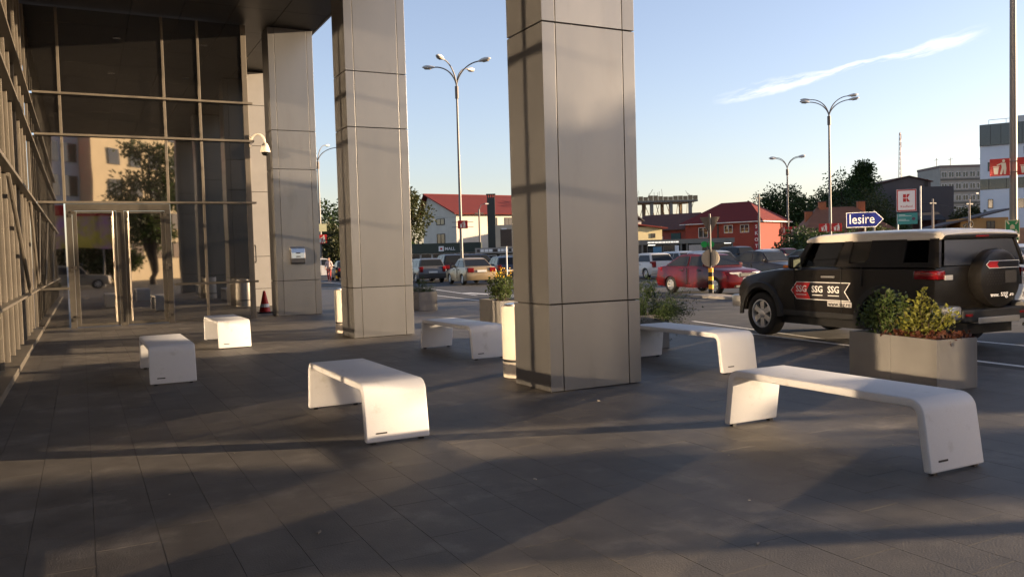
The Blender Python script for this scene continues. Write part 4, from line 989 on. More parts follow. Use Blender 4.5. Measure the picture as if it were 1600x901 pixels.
# traffic sign seen from behind, on a banded post
t = thing('road_sign', 'round road sign seen from behind on a yellow and black banded post', 'sign', (18.75, 21.75, 0), R(-41))
MB().tube([(0, 0, .1), (0, 0, 2.75)], .03, 10).obj('post', POLE, t, smooth=50)
for i in range(6): MB().tube([(0, 0, .1 + i * .14), (0, 0, .24 + i * .14)], .085, 14).obj('band', YELLOW if i % 2 else BLACK, t, smooth=40)
GREYB = mat('sign_back', (.36, .32, .26), .55, .4, .12, 5)
Mr = Matrix(((1, 0, 0, 0), (0, 0, -1, 0), (0, 1, 0, 1.27), (0, 0, 0, 1)))
MB().lathe([(.28, -.045), (.30, -.04), (.30, -.05), (.28, -.055), (0, -.055)], 28, Mr).obj('round_plate', GREYB, t)
bx('rear_brace', (-.022, -.046, .98), (.022, -.03, 1.58), BLACK, t)
slab_poly([(-.33, .05, 2.65), (.33, .05, 2.65), (.03, .05, 2.08), (-.03, .05, 2.08)], (0, -1, 0), .01).obj('triangular_plate', mat('sign_back_dark', (.12, .1, .085), .6, .3), t)
# second sign post far left of the lot
t = thing('road_sign', 'square sign back on a thin pole left of the nearest column', 'sign', (*pos(793, 44), 0), R(-26))
MB().tube([(0, 0, GZ), (0, 0, 2.6)], .035, 10).obj('post', DEC_W, t, smooth=50)
bx('plate', (-.3, -.06, 2.0), (.3, -.04, 2.9), mat('sign_back_brown', (.07, .055, .045), .6), t)
# ------------------------------------------------------------------ things around the car park
def place_car(kind, pm, px, d, heading, label):
    x, y = pos(px, d); return make_car(kind, pm, x, y, heading, label)
P_GOLD = paint('paint_champagne', (.33, .245, .145)); P_RED = paint('paint_red', (.06, .002, .002), .0); P_BLACK = paint('paint_black', (.012, .011, .013), .1)
P_WHITE = paint('paint_white', (.5, .48, .45), 0); P_SILVER = paint('paint_silver', (.36, .36, .36), .6); P_GREY = paint('paint_grey', (.12, .115, .11), .5)
P_BLUE = paint('paint_dark_blue', (.02, .03, .055), .3); P_GREEN = paint('paint_green_grey', (.05, .075, .07), .4); P_DRED = paint('paint_maroon', (.10, .012, .016), .3)
make_car('sedan', P_GOLD, 19.15, 42.1, 8, 'champagne sedan seen from behind between the columns')
make_car('compact', P_RED, 20.15, 23.5, 181, 'red sedan with its nose behind the banded sign post')
place_car('wagon', P_GREY, 664, 52, 8, 'silver estate car left of the champagne sedan')
place_car('suv', P_BLACK, 703, 55, 10, 'black tall car just left of the champagne sedan roof')
place_car('wagon', P_BLUE, 787, 50, 14, 'dark blue estate with roof rails next to the nearest column')
place_car('suv', P_BLUE, 752, 62, 96, 'dark blue people carrier behind the champagne sedan')
place_car('hatch', P_WHITE, 1012, 47.5, 6, 'white hatchback seen from behind next to the red sedan')
place_car('wagon', P_SILVER, 1072, 50, 184, 'silver estate behind the red sedan roof')
place_car('sedan', P_BLACK, 1200, 38, 176, 'black sedan between the red sedan and the off-road car')
place_car('wagon', P_SILVER, 1122, 45, 182, 'silver estate just right of the round sign back')
place_car('suv', P_BLACK, 1160, 62, 184, 'black tall car below the red house')
place_car('sedan', P_SILVER, 1205, 58, 184, 'silver sedan behind the black sedan')
place_car('sedan', P_DRED, 1232, 66, 184, 'maroon sedan in the far row under the lamp')
place_car('sedan', P_GREEN, 1278, 44, 176, 'green grey sedan seen through the off-road car window')
place_car('wagon', P_GREEN, 1300, 56, 184, 'green grey estate behind the off-road car')
place_car('sedan', P_SILVER, 1598, 29, 182, 'silver sedan past the tail of the off-road car')
place_car('hatch', P_DRED, 1625, 36, 182, 'maroon hatchback at the right edge')
place_car('suv', P_WHITE, 506, 70, 100, 'white tall car in the narrow gap left of the middle column')
place_car('sedan', P_BLACK, 540, 62, 8, 'black sedan at the edge of the narrow gap')
place_car('hatch', P_BLUE, 645, 60, 8, 'dark blue hatchback beside the middle column edge')
# banded bollard in the gap
t = thing('banded_bollard', 'yellow and black banded bollard in the narrow gap', 'bollard', (*pos(528, 60), GZ))
for i in range(5): MB().tube([(0, 0, i * .2), (0, 0, .2 + i * .2)], .13, 12).obj('band', YELLOW if i % 2 else BLACK, t, smooth=40)

# ------------------------------------------------------------------ a walker in the gap
def make_person(x, y, rz, label):
    t = thing('person', label, 'person', (x, y, GZ), rz)
    def skin(name, verts, edges, radii, mt, parent):
        me = bpy.data.meshes.new(name); me.from_pydata(verts, edges, [])
        o = put(name, me, parent)
        md = o.modifiers.new('s', 'SKIN'); md.use_smooth_shade = True
        for i, r in enumerate(radii): me.skin_vertices[0].data[i].radius = r if isinstance(r, tuple) else (r, r)
        me.skin_vertices[0].data[0].use_root = True
        sd = o.modifiers.new('d', 'SUBSURF'); sd.levels = 1; sd.render_levels = 1
        me.materials.append(mt)
        return o
    SK = mat('skin_tone', (.42, .24, .16), .6); HAIR = mat('hair_brown', (.05, .028, .016), .7); TOP = mat('cloth_pale_top', (.55, .40, .36), .8, 0, .1, 20); TR = mat('cloth_red_trousers', (.30, .05, .045), .85, 0, .1, 20)
    V = [(0, 0, .95), (0, 0, 1.12), (0, 0, 1.32), (0, .01, 1.44), (0, .015, 1.51), (0, .02, 1.60), (0, .02, 1.69),
         (-.17, 0, 1.40), (-.22, -.03, 1.14), (-.2, .1, .93), (-.195, .13, .86), (.17, 0, 1.40), (.22, .03, 1.14), (.2, .16, .98), (.195, .2, .92),
         (-.09, 0, .9), (-.1, .1, .5), (-.1, -.02, .08), (-.1, .12, .04), (.09, 0, .9), (.1, -.06, .5), (.1, -.26, .12), (.1, -.16, .05)]
    Eg = [(0, 1), (1, 2), (2, 3), (3, 4), (4, 5), (5, 6), (3, 7), (7, 8), (8, 9), (9, 10), (3, 11), (11, 12), (12, 13), (13, 14), (0, 15), (15, 16), (16, 17), (17, 18), (0, 19), (19, 20), (20, 21), (21, 22)]
    Rr = [(.15, .1), (.13, .09), (.15, .1), (.09, .07), .05, (.08, .095), (.06, .07), .06, .042, .03, .035, .06, .042, .03, .035, .09, .06, .04, .035, .09, .06, .04, .035]
    b = skin('body', V, Eg, Rr, SK, t)
    tv = [V[i] for i in (1, 2, 3, 7, 8, 11, 12)]; skin('top', [(0, 0, .98)] + tv, [(0, 1), (1, 2), (2, 3), (3, 4), (4, 5), (3, 6), (6, 7)], [(.165, .12), (.145, .105), (.165, .115), (.1, .08), .072, .052, .072, .052], TOP, t)
    skin('trousers', [(0, 0, .97), (-.09, 0, .88), (-.1, .1, .5), (-.1, -.01, .12), (.09, 0, .88), (.1, -.06, .5), (.1, -.25, .16)], [(0, 1), (1, 2), (2, 3), (0, 4), (4, 5), (5, 6)], [(.16, .115), .1, .072, .055, .1, .072, .055], TR, t)
    skin('hair', [(0, -.01, 1.62), (0, 0, 1.72), (0, -.07, 1.58), (0, -.08, 1.45)], [(0, 1), (0, 2), (2, 3)], [(.095, .1), (.075, .09), .085, .06], HAIR, t)
    for s in (-1, 1):
        for j in range(4): MB().tube([(s * .195 + (j - 1.5) * .012, .135 if s < 0 else .205, .845 if s < 0 else .905), (s * .195 + (j - 1.5) * .012, .15 if s < 0 else .225, (.79 if s < 0 else .85) + abs(j - 1.5) * .008)], .008, 5).obj('finger', SK, t)
        MB().tube([(s * .17, .14 if s < 0 else .21, .875 if s < 0 else .935), (s * .155, .17 if s < 0 else .24, .83 if s < 0 else .89)], .009, 5).obj('finger', SK, t)
        bx('eye', (s * .035 - .012, .105, 1.625), (s * .035 + .012, .118, 1.64), HAIR, t)
    MB().tube([(0, .1, 1.63), (0, .135, 1.585), (0, .11, 1.575)], [.012, .018, .012], 6).obj('nose', SK, t)
    return t
make_person(*pos(515, 58), R(150), 'walker in pale top and dark red trousers in the narrow gap')

# ------------------------------------------------------------------ houses
def wallmat(name, c): return mat(name, c, .85, 0, .1, .6, .1, 30)
TILE_R = mat('roof_red', (.13, .016, .012), .85, 0, .18, 1.5, .3, 12, stretch=(1, 1, 3)); TILE_B = mat('roof_brown', (.10, .045, .033), .8, 0, .2, 1.5, .3, 12)
TILE_O = mat('roof_orange_brown', (.17, .072, .04), .8, 0, .2, 1.5, .3, 12)
PANE = mat('house_glass', (.02, .022, .026), .06, 0, .1, 2, spec=.8)
FRAME = mat('house_frame', (.5, .48, .45), .6)
DFRAME = mat('house_dark_frame', (.05, .04, .035), .6)
class House:
    """box building set by a corner, its two plan directions and its eaves height"""
    def __init__(s, name, label, px, d, ang, cat='house'):
        x, y = pos(px, d); s.t = thing(name, label, cat, (x, y, GZ), -YAW + R(ang))      # local x to the right in the picture, y away
    def wall(s, x0, x1, y0, y1, z1, mt, z0=0, nm='wall'): return bx(nm, (x0, y0, z0), (x1, y1, z1), mt, s.t)
    def win(s, x, y, z, w_, h_, ax='x', fr=FRAME, pn=PANE, bars=1, fw=.07):
        """window in a wall: ax 'x' faces -y, ax 'y' faces -x, ax 'Y' faces +x"""
        if ax == 'x': M = Matrix.Translation((x, y, z))
        elif ax == 'y': M = Matrix.Translation((x, y, z)) @ Matrix.Rotation(-math.pi / 2, 4, 'Z')
        else: M = Matrix.Translation((x, y, z)) @ Matrix.Rotation(math.pi / 2, 4, 'Z')
        f = MB()
        for a, b in (((-w_ / 2, -h_ / 2), (w_ / 2, -h_ / 2 + fw)), ((-w_ / 2, h_ / 2 - fw), (w_ / 2, h_ / 2)), ((-w_ / 2, -h_ / 2 + fw), (-w_ / 2 + fw, h_ / 2 - fw)), ((w_ / 2 - fw, -h_ / 2 + fw), (w_ / 2, h_ / 2 - fw))):
            f.box((a[0], -.05, a[1]), (b[0], .04, b[1]), M)
        for k in range(bars):
            xc = -w_ / 2 + w_ * (k + 1) / (bars + 1); f.box((xc - fw / 2, -.045, -h_ / 2 + fw), (xc + fw / 2, .03, h_ / 2 - fw), M)
        o = f.obj('window', fr, s.t)
        MB().box((-w_ / 2 + .01, -.018, -h_ / 2 + .01), (w_ / 2 - .01, -.006, h_ / 2 - .01), M).obj('pane', pn, o)
        return o
    def roof(s, verts, faces, mt, th=.14):
        me = bpy.data.meshes.new('roof'); me.from_pydata(verts, [], faces); me.materials.append(mt)
        o = put('roof', me, s.t); md = o.modifiers.new('t', 'SOLIDIFY'); md.thickness = th; md.offset = 0
        return o
# white house with the steep red roof
h = House('white_house', 'white house with red roof behind the champagne sedan', 716, 95, 34)
WW = wallmat('render_white', (.55, .50, .42))
L_ = 14
mb = MB(); v = [(0, 0, 0), (L_, 0, 0), (L_, 8, 0), (0, 8, 0), (0, 0, 6.5), (L_, 0, 6.5), (L_, 8, 6.5), (0, 8, 6.5), (0, 6.6, 8.75), (L_, 6.6, 8.75)]
mb.add(v, [(0, 1, 5, 4), (1, 2, 6, 9, 5), (2, 3, 7, 6), (3, 0, 4, 8, 7), (4, 5, 9, 8), (8, 9, 6, 7)]).obj('wall', WW, h.t)
rf = h.roof([(-.6, -.7, 6.32), (L_ + .4, -.7, 6.32), (L_ + .4, 6.6, 8.98), (-.6, 6.6, 8.98), (L_ + .4, 8.7, 6.3), (-.6, 8.7, 6.3)], [(0, 1, 2, 3), (3, 2, 4, 5)], TILE_R)
bx('ridge_tile', (-.6, 6.5, 8.98), (L_ + .4, 6.75, 9.1), TILE_R, rf)
for z, hh in ((5.6, .75), (3.6, 1.2), (1.4, 1.2)): h.win(-.02, 3.6, z, 1.9, hh, 'y', DFRAME)
for x in (1.6, 3.6, 5.0, 7.2, 9.6, 11.6):
    for z in (5.4, 3.5, 1.4):
        if x in (1.6, 3.6) and z > 3: continue
        h.win(x, -.02, z, 1.1, 1.05, 'x', DFRAME)
fl = thing('flue_tower', 'dark green square flue tower in front of the white house', 'chimney', (*pos(771, 90), GZ), -YAW)
FT = mat('flue_metal', (.045, .052, .048), .6, .2, .1, 3)
bx('shaft', (-.42, -.42, 0), (.42, .42, 7.7), FT, fl); bx('cap', (-.5, -.5, 8.02), (.5, .5, 8.1), FT, fl)
for sx in (-.36, -.12, .12, .36): bx('cap_post', (sx - .05, -.42, 7.7), (sx + .05, .42, 8.02), FT, fl)
# shop row on the left
h = House('shop_pavilion', 'low dark green shop pavilion with white framed windows left of the lamp', 640, 82, 0, 'shop')
DG = mat('pavilion_green', (.045, .055, .042), .6, 0, .08, 2)
h.wall(0, 6.9, .3, 4, 1.9, mat('pavilion_inside', (.05, .04, .03), .8)); h.wall(-.2, 7.1, -.1, 4.2, 2.85, DG, 1.92, 'fascia'); h.wall(0, 6.9, .22, .29, .55, wallmat('pavilion_sill', (.5, .48, .42)))
for k in range(6): h.win(.6 + k * 1.14, .2, 1.22, 1.1, 1.3, 'x', FRAME, PANE, 0, .06)
sg = bx('sign_square', (3.0, -.14, 2.05), (3.5, -.105, 2.55), DEC_W, h.t); bx('sign_mark', (3.15, -.15, 2.2), (3.35, -.142, 2.4), RED, sg)
text_mesh('lettering', 'MALL', .42, DEC_W, h.t, frame_on((4.1, -.105, 2.28), (1, 0, 0), (0, 0, 1)), .012, .004)
h = House('shop_pavilion', 'pale shop row with white lettering beside the nearest column', 744, 80, 0, 'shop')
h.wall(0, 9, .3, 4, 1.7, mat('pavilion_inside', (.05, .04, .03), .8)); h.wall(0, 9, 0, 4.2, 2.25, WALLP, 1.72, 'fascia'); h.wall(2.0, 9, .05, 4, 4.4, mat('beige_render', (.42, .36, .27), .8, 0, .1, 1), 2.26, 'upper_wall')
x = .2
for k in range(11):
    wl = rnd.uniform(.18, .42); bx('lettering_block', (x, -.03, 1.86), (x + wl, -.002, 2.12), DEC_W if k % 4 else DFRAME, h.t); x += wl + .07
for k in range(4): h.win(1.2 + 2 * k, .2, .9, 1.7, 1.3, 'x', FRAME, PANE, 1, .06)
bx('sign_square', (2.6, -.0, 3.6), (3.1, .045, 4.1), DEC_W, h.t); text_mesh('lettering', 'MALL', .4, DEC_W, h.t, frame_on((3.75, .045, 3.82), (1, 0, 0), (0, 0, 1)), .012, .004)
# red house: main block and lower wing
RW = wallmat('render_red', (.23, .048, .032))
h = House('red_house', 'red house with dark red hipped roof right of the shop row', 1190, 100, -40)
def hip(x0, x1, y0, y1, ze, zr, inset, mt, ov=.5):
    xa, xb, ya, yb = x0 - ov, x1 + ov, y0 - ov, y1 + ov; ym = (ya + yb) / 2
    return h.roof([(xa, ya, ze), (xb, ya, ze), (xb, yb, ze), (xa, yb, ze), (xa + inset, ym, zr), (xb - inset, ym, zr)], [(0, 1, 5, 4), (1, 2, 5), (2, 3, 4, 5), (3, 0, 4)], mt)
h.wall(-10, 0, 0, 8, 4.8, RW)
# local x runs right, y away; the sunlit end faces +x
rf = hip(-10, 0, 0, 8, 4.75, 7.3, 3.6, TILE_R)
bx('gutter', (-10.5, -.62, 4.62), (.5, -.5, 4.74), FRAME, rf); bx('gutter', (.5, -.5, 4.62), (.62, 8.5, 4.74), FRAME, rf)
for x in (-2.0, -4.1): h.win(x, -.02, 3.9, 1.15, 1.0, 'x')
h.win(-7.5, -.02, 3.6, 1.3, 1.3, 'x'); h.wall(-5.6, -5.4, -.08, -.01, 4.7, DFRAME, .1, 'downpipe'); h.wall(.02, .12, 6.2, 6.4, 4.7, mat('downpipe_red', (.2, .04, .03), .6), .1, 'downpipe')
sg = bx('hanging_sign', (-.75, -.12, 1.3), (-.2, -.04, 4.5), mat('sign_maroon', (.25, .02, .03), .6), h.t)
for k, ch in enumerate('SKOT'): text_mesh('lettering', ch, .6, DEC_W, sg, frame_on((-.47, -.122, 4.05 - k * .78), (1, 0, 0), (0, 0, 1)), .01, .002)
h.wall(-18.5, -10.02, 1.0, 7.5, 4.1, mat('render_dull_red', (.22, .06, .045), .85, 0, .15, .6), 0, 'wing')
hip(-18.5, -10.0, 1.0, 7.5, 4.1, 6.3, .5, TILE_B)
h.wall(-12.6, -11.2, .9, .99, 3.7, mat('shutter_teal', (.03, .07, .07), .6), 1.4, 'shutter')
for x in (-14.2, -16.4): h.win(x, .98, 2.7, .8, 1.2, 'x')
bx('air_conditioner', (-9.6, -.4, 2.2), (-8.9, -.02, 2.75), FRAME, h.t)
# yellow gable at the column edge
h = House('yellow_house', 'pale yellow house with small square window by the nearest column', 972, 92, 16)
YW = wallmat('render_yellow', (.60, .50, .28))
h.wall(0, 5.0, 0, 8, 4.2, YW); h.roof([(-.4, -.5, 4.75), (5.5, -.5, 4.0), (5.5, 8, 4.0), (-.4, 8, 4.75)], [(0, 1, 2, 3)], TILE_R); h.win(3.9, -.02, 3.2, .5, .5, 'x', DFRAME, PANE, 0)
h.roof([(1.0, 4, 5.0), (4.8, 4, 5.0), (3, 4, 6.2), (3, 9, 6.2), (1, 9, 5), (4.8, 9, 5)], [(0, 2, 3, 4), (2, 1, 5, 3)], mat('roof_grey', (.06, .055, .06), .7))
bx('gable', (1.3, 4.3, 4.2), (4.5, 4.5, 5.1), WW, h.t)
# glazed kiosks in front of it
h = House('glazed_kiosk', 'grey framed glass kiosk row with lit signs behind the red sedan', 1004, 84, 0, 'shop')
KF = mat('kiosk_frame', (.20, .18, .15), .6, .1, .08, 2)
h.wall(0, 9.2, .5, 4, 2.4, mat('kiosk_inside', (.035, .03, .026), .8)); h.wall(-.15, 9.35, -.15, 4.2, 2.62, KF, 2.15, 'fascia')
for x in (0, 3.9, 4.5, 9.05): h.wall(x, x + .16, -.05, .1, 2.14, KF, 0, 'post')
GLOW = mat('lit_letter', (.8, .76, .66), .5, emit=((1, .9, .75), .3))
x = .6
for k in range(10):
    wl = rnd.uniform(.12, .36); bx('lettering_block', (x, -.19, 2.28), (x + wl, -.152, 2.42), GLOW, h.t); x += wl + .05
for k, (x, w_) in enumerate(((1.0, 1.5), (2.55, 1.4), (5.6, 1.7), (7.6, 2.4))): h.win(x + .3, .0, 1.2, w_, 1.75, 'x', KF, PANE, 0, .05)
bx('poster', (1.15, -.06, 1.0), (2.0, -.052, 1.9), mat('poster_blue', (.10, .22, .32), .5), h.t); bx('poster', (3.35, -.06, .4), (3.75, -.052, 2.0), WHITE, h.t); bx('poster', (4.75, -.06, .4), (6.1, -.052, 2.0), mat('poster_pale', (.45, .38, .32), .6), h.t)
for x in (.7, 8.4): bx('strip_light', (x, .15, 2.05), (x + .7, .25, 2.1), mat('strip_lamp', (.9, .88, .8), .5, emit=((1, .95, .8), 2.0)), h.t)
t = thing('pharmacy_sign', 'green double sign above the round sign back', 'sign', (*pos(1107, 80), GZ), -YAW)
for sx in (-.33, .33): MB().lathe([(.30, -.06), (.30, .06), (0, .06)], 20, Matrix(((1, 0, 0, sx), (0, 0, -1, 0), (0, 1, 0, 2.0), (0, 0, 0, 1)))).obj('disc', mat('bright_green', (.02, .33, .05), .4), t)
MB().tube([(0, .07, 0), (0, .07, 2.3)], .05, 8).obj('post', POLE, t)
# concrete frame under construction
t = thing('concrete_frame', 'unfinished concrete storey on props above the roofs', 'building', (*pos(985, 165), 1.6), -YAW + R(4))
CF = mat('raw_concrete', (.26, .22, .18), .9, 0, .15, 1); WOODF = mat('formwork', (.30, .21, .12), .85, 0, .2, 2)
bx('slab', (0, 0, 9.4), (14, 9, 9.75), CF, t); bx('slab', (0, 0, 5.6), (14, 9, 5.9), CF, t)
for k in range(14): bx('formwork_board', (k, -.12, 9.76), (k + .92, .0, 10.5 + rnd.uniform(-.1, .25)), WOODF, t)
for k in range(4):
    bx('pillar', (.6 + k * 3.9, .4, 0), (1.2 + k * 3.9, 1.0, 9.4), CF, t); bx('pillar', (.6 + k * 3.9, 7.4, 0), (1.2 + k * 3.9, 8, 9.4), CF, t)
for k in range(22): x = .3 + k * .63; MB().tube([(x, rnd.uniform(.8, 7), 5.9), (x + rnd.uniform(-.05, .05), rnd.uniform(.8, 7), 9.4)], .06, 5).obj('prop', WOODF, t)
for k in range(9): x = 3 + rnd.random() * 11; MB().tube([(x, rnd.uniform(0, 8), 9.7), (x, rnd.uniform(0, 8), 11.2 + rnd.random())], .04, 4).obj('starter_bar', CF, t)
# house with the brown roof
h = House('brown_roof_house', 'house with brown hipped roof and brick chimneys left of the blue arrow sign', 1262, 80, -8)
h.wall(0, 9.5, 0, 8, 3.4, mat('render_tan', (.3, .2, .13), .9, 0, .1, 1))
rf = h.roof([(-.5, -.5, 3.2), (10, -.5, 3.2), (10, 8.5, 3.2), (-.5, 8.5, 3.2), (2.0, 4, 6.3), (6.2, 4, 6.3)], [(0, 1, 5, 4), (1, 2, 5), (2, 3, 4, 5), (3, 0, 4)], TILE_O)
BRK = mat('chimney_brick', (.33, .11, .05), .9, 0, .15, 4)
for x, y, z in ((.6, 3.4, 5.9), (2.2, 3.6, 7.0), (6.6, 3.7, 6.9)): c_ = bx('chimney', (x, y, 4.4), (x + .8, y + .7, z), BRK, rf); bx('chimney_cap', (x - .06, y - .06, z), (x + .86, y + .76, z + .1), DFRAME, c_)
for x in (2, 4.5, 7): h.win(x, -.02, 1.8, 1.1, 1.2)
h.t.scale = (.84, .84, .84)
# large grey brown sheds, flats, white offices to the right
GB = mat('shed_cladding', (.125, .105, .10), .7, .1, .06, 1, stretch=(3, 3, .3))
h = House('grey_shed', 'large grey brown gabled building behind the store sign', 1352, 150, 0, 'building')
mb = MB(); mb.add([(0, 0, 0), (12, 0, 0), (12, 20, 0), (0, 20, 0), (0, 0, 11.6), (12, 0, 12.4), (12, 20, 12.4), (0, 20, 11.6), (8, 0, 13.4), (8, 20, 13.4)], [(0, 1, 5, 8, 4), (1, 2, 6, 5), (2, 3, 7, 9, 6), (3, 0, 4, 7), (4, 8, 9, 7), (8, 5, 6, 9)]).obj('wall', GB, h.t)
h.roof([(-.3, -.4, 11.7), (8, -.4, 13.55), (8, 20.4, 13.55), (-.3, 20.4, 11.7), (12.3, -.4, 12.45), (12.3, 20.4, 12.45)], [(0, 1, 2, 3), (1, 4, 5, 2)], TILE_B)
h.wall(10.9, 11.5, -.1, -.02, 12.9, DFRAME, 9.5, 'pilaster')
for x in (9.8, 11.75): h.win(x, -.02, 11.0, .5, .9, 'x', DFRAME, PANE, 0)
h = House('grey_block', 'flat roofed grey building right of the store sign', 1426, 146, 0, 'building')
h.wall(0, 7.4, 0, 14, 11.3, GB); h.wall(-.05, 4.2, -.6, -.01, 6.0, TILE_B, 0, 'annex')
h.roof([(-.2, -3, 5.4), (4.5, -3, 5.4), (4.5, 0, 6.9), (-.2, 0, 6.9)], [(0, 1, 2, 3)], mat('roof_grey2', (.07, .065, .065), .8))
h = House('apartment_block', 'distant grey apartment block with rows of windows on the skyline', 1471, 215, 0, 'building')
AG = mat('flats_render', (.30, .28, .25), .85, 0, .12, .4)
h.wall(0, 13, 0, 12, 20.6, AG); h.wall(-.1, 13.1, -.1, 12.1, 21.2, mat('flats_cornice', (.17, .13, .12), .8), 20.61, 'parapet')
for fl_ in range(6):
    z = 18.8 - fl_ * 3
    for k in range(7): h.win(1.0 + k * 1.82, -.02, z, 1.5, 1.5, 'x', FRAME, PANE, 1, .12)
    h.wall(.0, 13, -.2, -.05, z - 1.05, mat('flats_band', (.12, .115, .1), .8), z - 1.5, 'balcony_band')
for x in (.6, 4.2, 12.2): MB().tube([(x, 3, 21.2), (x, 3, 23.4)], .08, 5).tube([(x - .6, 3, 22.8), (x + .6, 3, 23.1)], .05, 4).obj('aerial', DFRAME, h.t)
OW = mat('office_panels', (.62, .63, .66), .55, .1, .04, .7)
OD = mat('office_glass', (.015, .018, .024), .08, 0, .1, .5, spec=.8)
h = House('white_office', 'white office building with dark window bands at the right edge', 1533, 128, -32, 'building')
h.wall(0, 30, 0, 18, 14.0, OW)
h.wall(-.03, 8.5, -.25, 16, 16.8, OD, 14.01, 'top_storey'); h.wall(8.52, 30, -.02, 18, 17.6, OW, 14.01, 'upper_wall')
for x0, x1, z0, z1 in ((0, 30, 8.2, 9.6), (5.0, 30, 12.6, 13.6), (4.2, 30, 5.6, 6.8), (7.0, 30, 3.0, 4.3)): 
    b = h.wall(x0 + .0, x1, -.06, .02, z1, OD, z0, 'window_band')
    for k in range(int(x0) + 1, int(x1), 2): bx('window_bar', (k, -.08, z0), (k + .06, -.062, z1), DFRAME, b)
for z in (11.2, 6.3, 3.6): h.win(1.2, -.02, z, .6, 1.2, 'x', DFRAME, PANE, 0)
for x in np.arange(0, 8.5, 1.2): bx('panel_seam', (x, -.27, 14.1), (x + .05, -.252, 16.7), DFRAME, h.t)
MB().tube([(1, 1, 17.5), (8.4, 1, 17.5)], .04, 4).obj('railing', FRAME, h.t)
for x in (1, 3, 5, 7): MB().tube([(x, 1, 16.8), (x, 1, 17.5)], .04, 4).obj('railing_post', FRAME, h.t)
bx('roof_plant', (4, 3, 16.81), (7, 6, 18.0), FRAME, h.t)
h.t.scale = (1.143, 1.143, 1.143)
h = House('ochre_house', 'small ochre house with lean-to roof between flats and office', 1502, 88, -12)
OC = wallmat('render_ochre', (.30, .18, .07))
h.wall(0, 4.6, 0, 5, 4.0, OC); h.roof([(-3.6, -.4, 2.9), (5, -.4, 4.9), (5, 5.4, 4.9), (-3.6, 5.4, 2.9)], [(0, 1, 2, 3)], mat('roof_grey3', (.06, .05, .048), .8)); h.win(2.9, -.02, 3.2, .8, .9, 'x', DFRAME)
h.wall(-3.3, -.02, .3, 5, 2.9, mat('shed_brown', (.10, .06, .04), .9))
h = House('brick_store', 'long low brick store behind the tail of the off-road car', 1545, 70, -12)
h.wall(0, 12, 0, 5, 2.6, mat('brick_tan', (.28, .15, .09), .9, 0, .15, 2)); h.win(4, -.02, 1.8, .9, .8, 'x', DFRAME)
# lattice mast
t = thing('lattice_mast', 'thin lattice radio mast above the grey building', 'mast', (*pos(1409, 190), 0))
mb = MB(); HM = 26.5
for k in range(3):
    a = k * 2.094; mb.tube([(.7 * math.cos(a), .7 * math.sin(a), 0), (.16 * math.cos(a), .16 * math.sin(a), HM)], .06, 4)
mb.obj('leg', mat('mast_steel', (.25, .2, .2), .6, .3), t)
mb = MB()
for z in np.arange(8, HM - .5, 1.1):
    r0 = .7 - .54 * z / HM; r1 = .7 - .54 * (z + 1.1) / HM
    for k in range(3):
        a, b = k * 2.094, (k + 1) * 2.094
        mb.tube([(r0 * math.cos(a), r0 * math.sin(a), z), (r1 * math.cos(b), r1 * math.sin(b), z + 1.1)], .035, 4)
mb.obj('bracing', MATS['mast_steel'], t)
for z in (25.0, 23.2): MB().tube([(.25, 0, z), (.25, 0, z + 1.2)], .12, 6).obj('antenna', MATS['mast_steel'], t)
# utility poles and cables
UP = mat('pole_concrete', (.26, .23, .20), .9, 0, .1, 3)
ends = []
for px, d, hh, lb in ((1188, 92, 7.4, 'concrete utility pole at the corner of the red house'), (1459, 85, 6.0, 'concrete utility pole right of the store sign'), (1516, 80, 5.6, 'dark utility pole with cable coil before the ochre house'), (752, 88, 6.4, 'utility pole with lamp before the white house'), (1367, 75, 4.6, 'pale pole beside the blue arrow sign')):
    x, y = pos(px, d); t = thing('utility_pole', lb, 'pole', (x, y, GZ))
    MB().tube([(0, 0, 0), (0, 0, hh)], [.14, .09], 8).obj('shaft', UP, t, smooth=50); bx('crossarm', (-.5, -.05, hh - .5), (.5, .05, hh - .38), DFRAME, t)
    if px in (752, 1516): MB().tube([(0, 0, hh - .1), (.2, -.1, hh + .45), (.7, -.2, hh + .6)], .035, 6).obj('lamp_arm', POLE, t); MB().box((.6, -.3, hh + .5), (1.0, -.1, hh + .62)).obj('lamp_head', FRAME, t, bevel=.03)
    if px == 1516: MB().tube([(.3 * math.cos(a), -.15, 3.2 + .3 * math.sin(a)) for a in np.linspace(0, 6.28, 14)], .05, 5, False).obj('cable_coil', BLACK, t)
    ends.append(Vector((x, y, hh - .45)))
def cable(a, b, sag, lb):
    o = MB().tube([a.lerp(b, u) - Vector((0, 0, sag * 4 * u * (1 - u))) for u in np.linspace(0, 1, 14)], .014, 4).obj('overhead_cable', BLACK); tag(o, lb, 'cable', 'overhead cables')
cable(ends[0], ends[1], .6, 'thin cable strung from the red house pole to the pole by the store sign'); cable(ends[1], ends[2], .3, 'thin cable strung between the poles before the ochre house')
cable(ends[3], Vector((*pos(640, 90), 6.4)), .5, 'thin cable crossing the gable of the white house')

